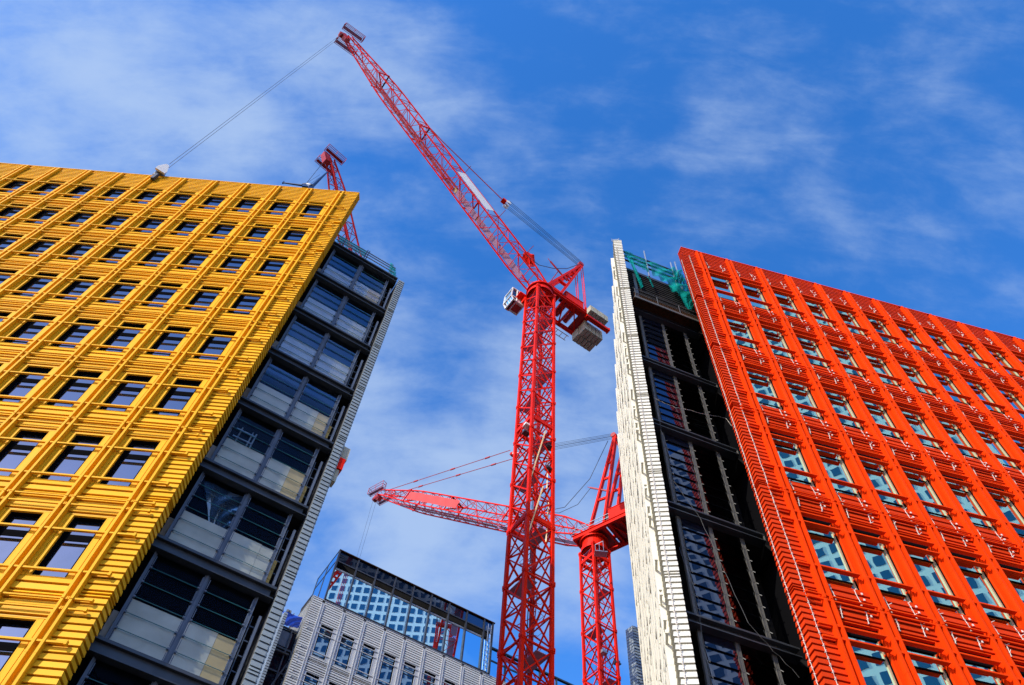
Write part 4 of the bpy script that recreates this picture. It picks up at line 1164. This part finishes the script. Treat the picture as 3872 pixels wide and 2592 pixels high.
# yellow bracing poles by the tower collar
q = MB(); q.bar(P1(-.95, -.95, 37.2), P1(.2, -1.02, 43.4), .07); q.bar(P1(.4, -1.0, 37.6), P1(.95, -.4, 43.2), .07); q.bar(P1(-.95, -.95, 32.5), P1(.1, -1.02, 37.6), .07); q.bar(P1(.4, -1, 33), P1(.95, -.5, 37.4), .07)
q.build('bracing_pole', 'yellowp', c1)
# slack power cable by the A-frame
q = MB(); q.tube([P1(-2.4, -.9, 69.3), P1(-1.0, -1, 68.7), P1(.8, -1, 70.2), P1(2.6, -.9, 72.6), P1(4.4, -.9, 76.0)], .04, 5); q.build('power_cable', 'cable', c1)
# hook block hanging just above the yellow roof
hk = thing('hook_block', 'off-white triangular hook block hanging just above the yellow roof edge', 'hook block', Vector((tp1.x, tp1.y, 46.6)))
hx = Vector((tp1.x + ax1.x * .4, tp1.y + ax1.y * .4, 0))
q = MB()
for s_ in (-.30, .18):
    pts = [hx + ey1 * s_ + Vector((0, 0, 48.5)) + ax1.cross(ey1) * 0, ]
    xh = Vector((ax1.x, ax1.y, 0)).normalized()
    q.extrude([hx + ey1 * s_ + xh * a + Vector((0, 0, b_)) for a, b_ in ((-.30, 46.9), (.30, 46.9), (.32, 47.3), (.10, 48.05), (-.10, 48.05), (-.32, 47.3))], ey1 * .12)
q.build('side_plate', 'white', hk)
q = MB(); q.tube([hx - ey1 * .18 + Vector((0, 0, 47.3)), hx + ey1 * .18 + Vector((0, 0, 47.3))], .30, 12); q.bar(hx + Vector((0, 0, 46.0)), hx + Vector((0, 0, 46.8)), .2); q.build('sheave', 'steel', hk)

C2 = Vector((9.24, 52.2, 0))
c2, P2, tp2, ax2, ey2 = crane('lower red luffing crane half hidden by the cream wing, red banner on its jib', C2, 31.2, -40, 1.82, 51.0, 52.3, (-33.0, 77.6), (3.7, 64.6), 4.3, (-9.5, 70.3), cab=False, full=False,
    lights=((-.6, -1.1, 39.6, 'galv'), (1.0, -.8, 39.6, 'steel')), z_from=10, hook_z=66, banner=True, pend2=True, fr_y=(-1.0, .9), deck=(-1.5, 7.0, -1.2, 1.8), heavy=(49.8,), jibw=2.0, jibh=1.9)
q = MB(); q.box(P2(1.6, -1.7, 48.7), 1.1, .7, .06, (Vector((1, 0, 0)), Vector((0, 1, 0)), Vector((0, 0, 1))))
for k in range(3): q.bar(P2(1.2 + k * .4, -1.9, 48.7), P2(1.2 + k * .4, -1.9, 49.8), .04)
q.bar(P2(1.2, -1.9, 49.8), P2(2.0, -1.9, 49.8), .04); q.build('side_platform', 'galv', c2)
q = MB(); q.tube([P2(2.9, -1, 64.2), P2(.5, -1, 59.8), P2(-2.5, -1, 57.5), P2(-6, -.9, 58.8), P2(-9, -.9, 60.2)], .035, 5); q.tube([P2(.6, -1, 58.5), P2(-1, -1, 57), P2(-3.2, -.9, 57.2), P2(-5, -.9, 58.3)], .03, 5); q.build('power_cable', 'cable', c2)

# third crane: only its jib head shows over the yellow roof
M3 = Vector((-14.3, 37.2, 0)); t3 = Vector((-23.1, 30.0, 86.0)); b3 = Vector((-14.46, 37.2, 63.7))
c3 = thing('tower_crane', 'red crane head with two caged platforms just above the yellow roof', 'crane', M3 + Vector((0, 0, GZ)), 'red tower cranes')
mast(c3, M3, 31.2, 1.8, 63, 4.3, GZ, 30, ladder=False)
a3 = (t3 - b3).normalized(); w3 = a3.cross(Vector((0, 0, 1))).normalized(); h3 = w3.cross(a3).normalized()
q = MB(); q.box(b3, 1.2, 1.2, 1.4, (Vector((1, 0, 0)), Vector((0, 1, 0)), Vector((0, 0, 1)))); jr3 = q.build('jib', 'crane_shade', c3, org=b3)
lattice(jr3, 'jib', b3, t3, 1.35, 1.2, 13, w3, h3, ch=.14, br_=.05, tipw=.55, mat_='crane_shade')
ah = Vector((a3.x, a3.y, 0)).normalized()
tip_platforms(jr3, t3 + Vector((0, 0, .1)), ah, Vector((-ah.y, ah.x, 0)), Vector((0, 0, 1)), 'crane_d', .95)
q = MB(); q.box(t3, 1.5, .7, .8, (a3, w3, h3)); q.build('jib_head', 'crane_d', jr3)
q = MB()
for s_ in (-.25, .25): q.tube([t3 + w3 * s_, t3 + w3 * s_ + Vector((0, 0, -30))], .022, 4)
q.build('hoist_rope', 'cable', jr3)

# blue-black spider crane arm on the yellow roof
sp = thing('spider_crane', 'small blue black folding crane arm lying on the yellow roof', 'crane', Vector((-14.5, 19.8, 46.2)))
q = MB(); q.tube([(-16.5, 19.5, 50.25), (-15.2, 19.5, 50.1)], [.05, .08], 8); q.box((-16.52, 19.5, 50.3), .08, .1, .3); q.build('boom', 'blueboom', sp)
q = MB(); q.tube([(-15.15, 19.5, 50.1), (-14.85, 19.5, 50.15), (-14.5, 19.5, 49.9)], [.16, .2, .24], 10); q.box((-14.75, 19.5, 49.8), .6, .3, .35); q.build('slewing_head', 'blueboom', sp)
q = MB(); q.tube([(-14.5, 19.5, 50.0), (-14.3, 19.6, 53.4)], [.13, .05], 8); q.build('upper_boom', 'blueboom', sp)
q = MB(); q.bar((-14.55, 19.6, 46.2), (-14.5, 19.5, 49.9), .3); q.build('post', 'blueboom', sp)
q = MB(); q.tube([(-15.1, 19.5, 50.2), (-14.62, 19.55, 52.6)], .012, 4); q.tube([(-14.8, 19.5, 50.2), (-14.45, 19.55, 52.2)], .012, 4); q.build('rope', 'cable', sp)
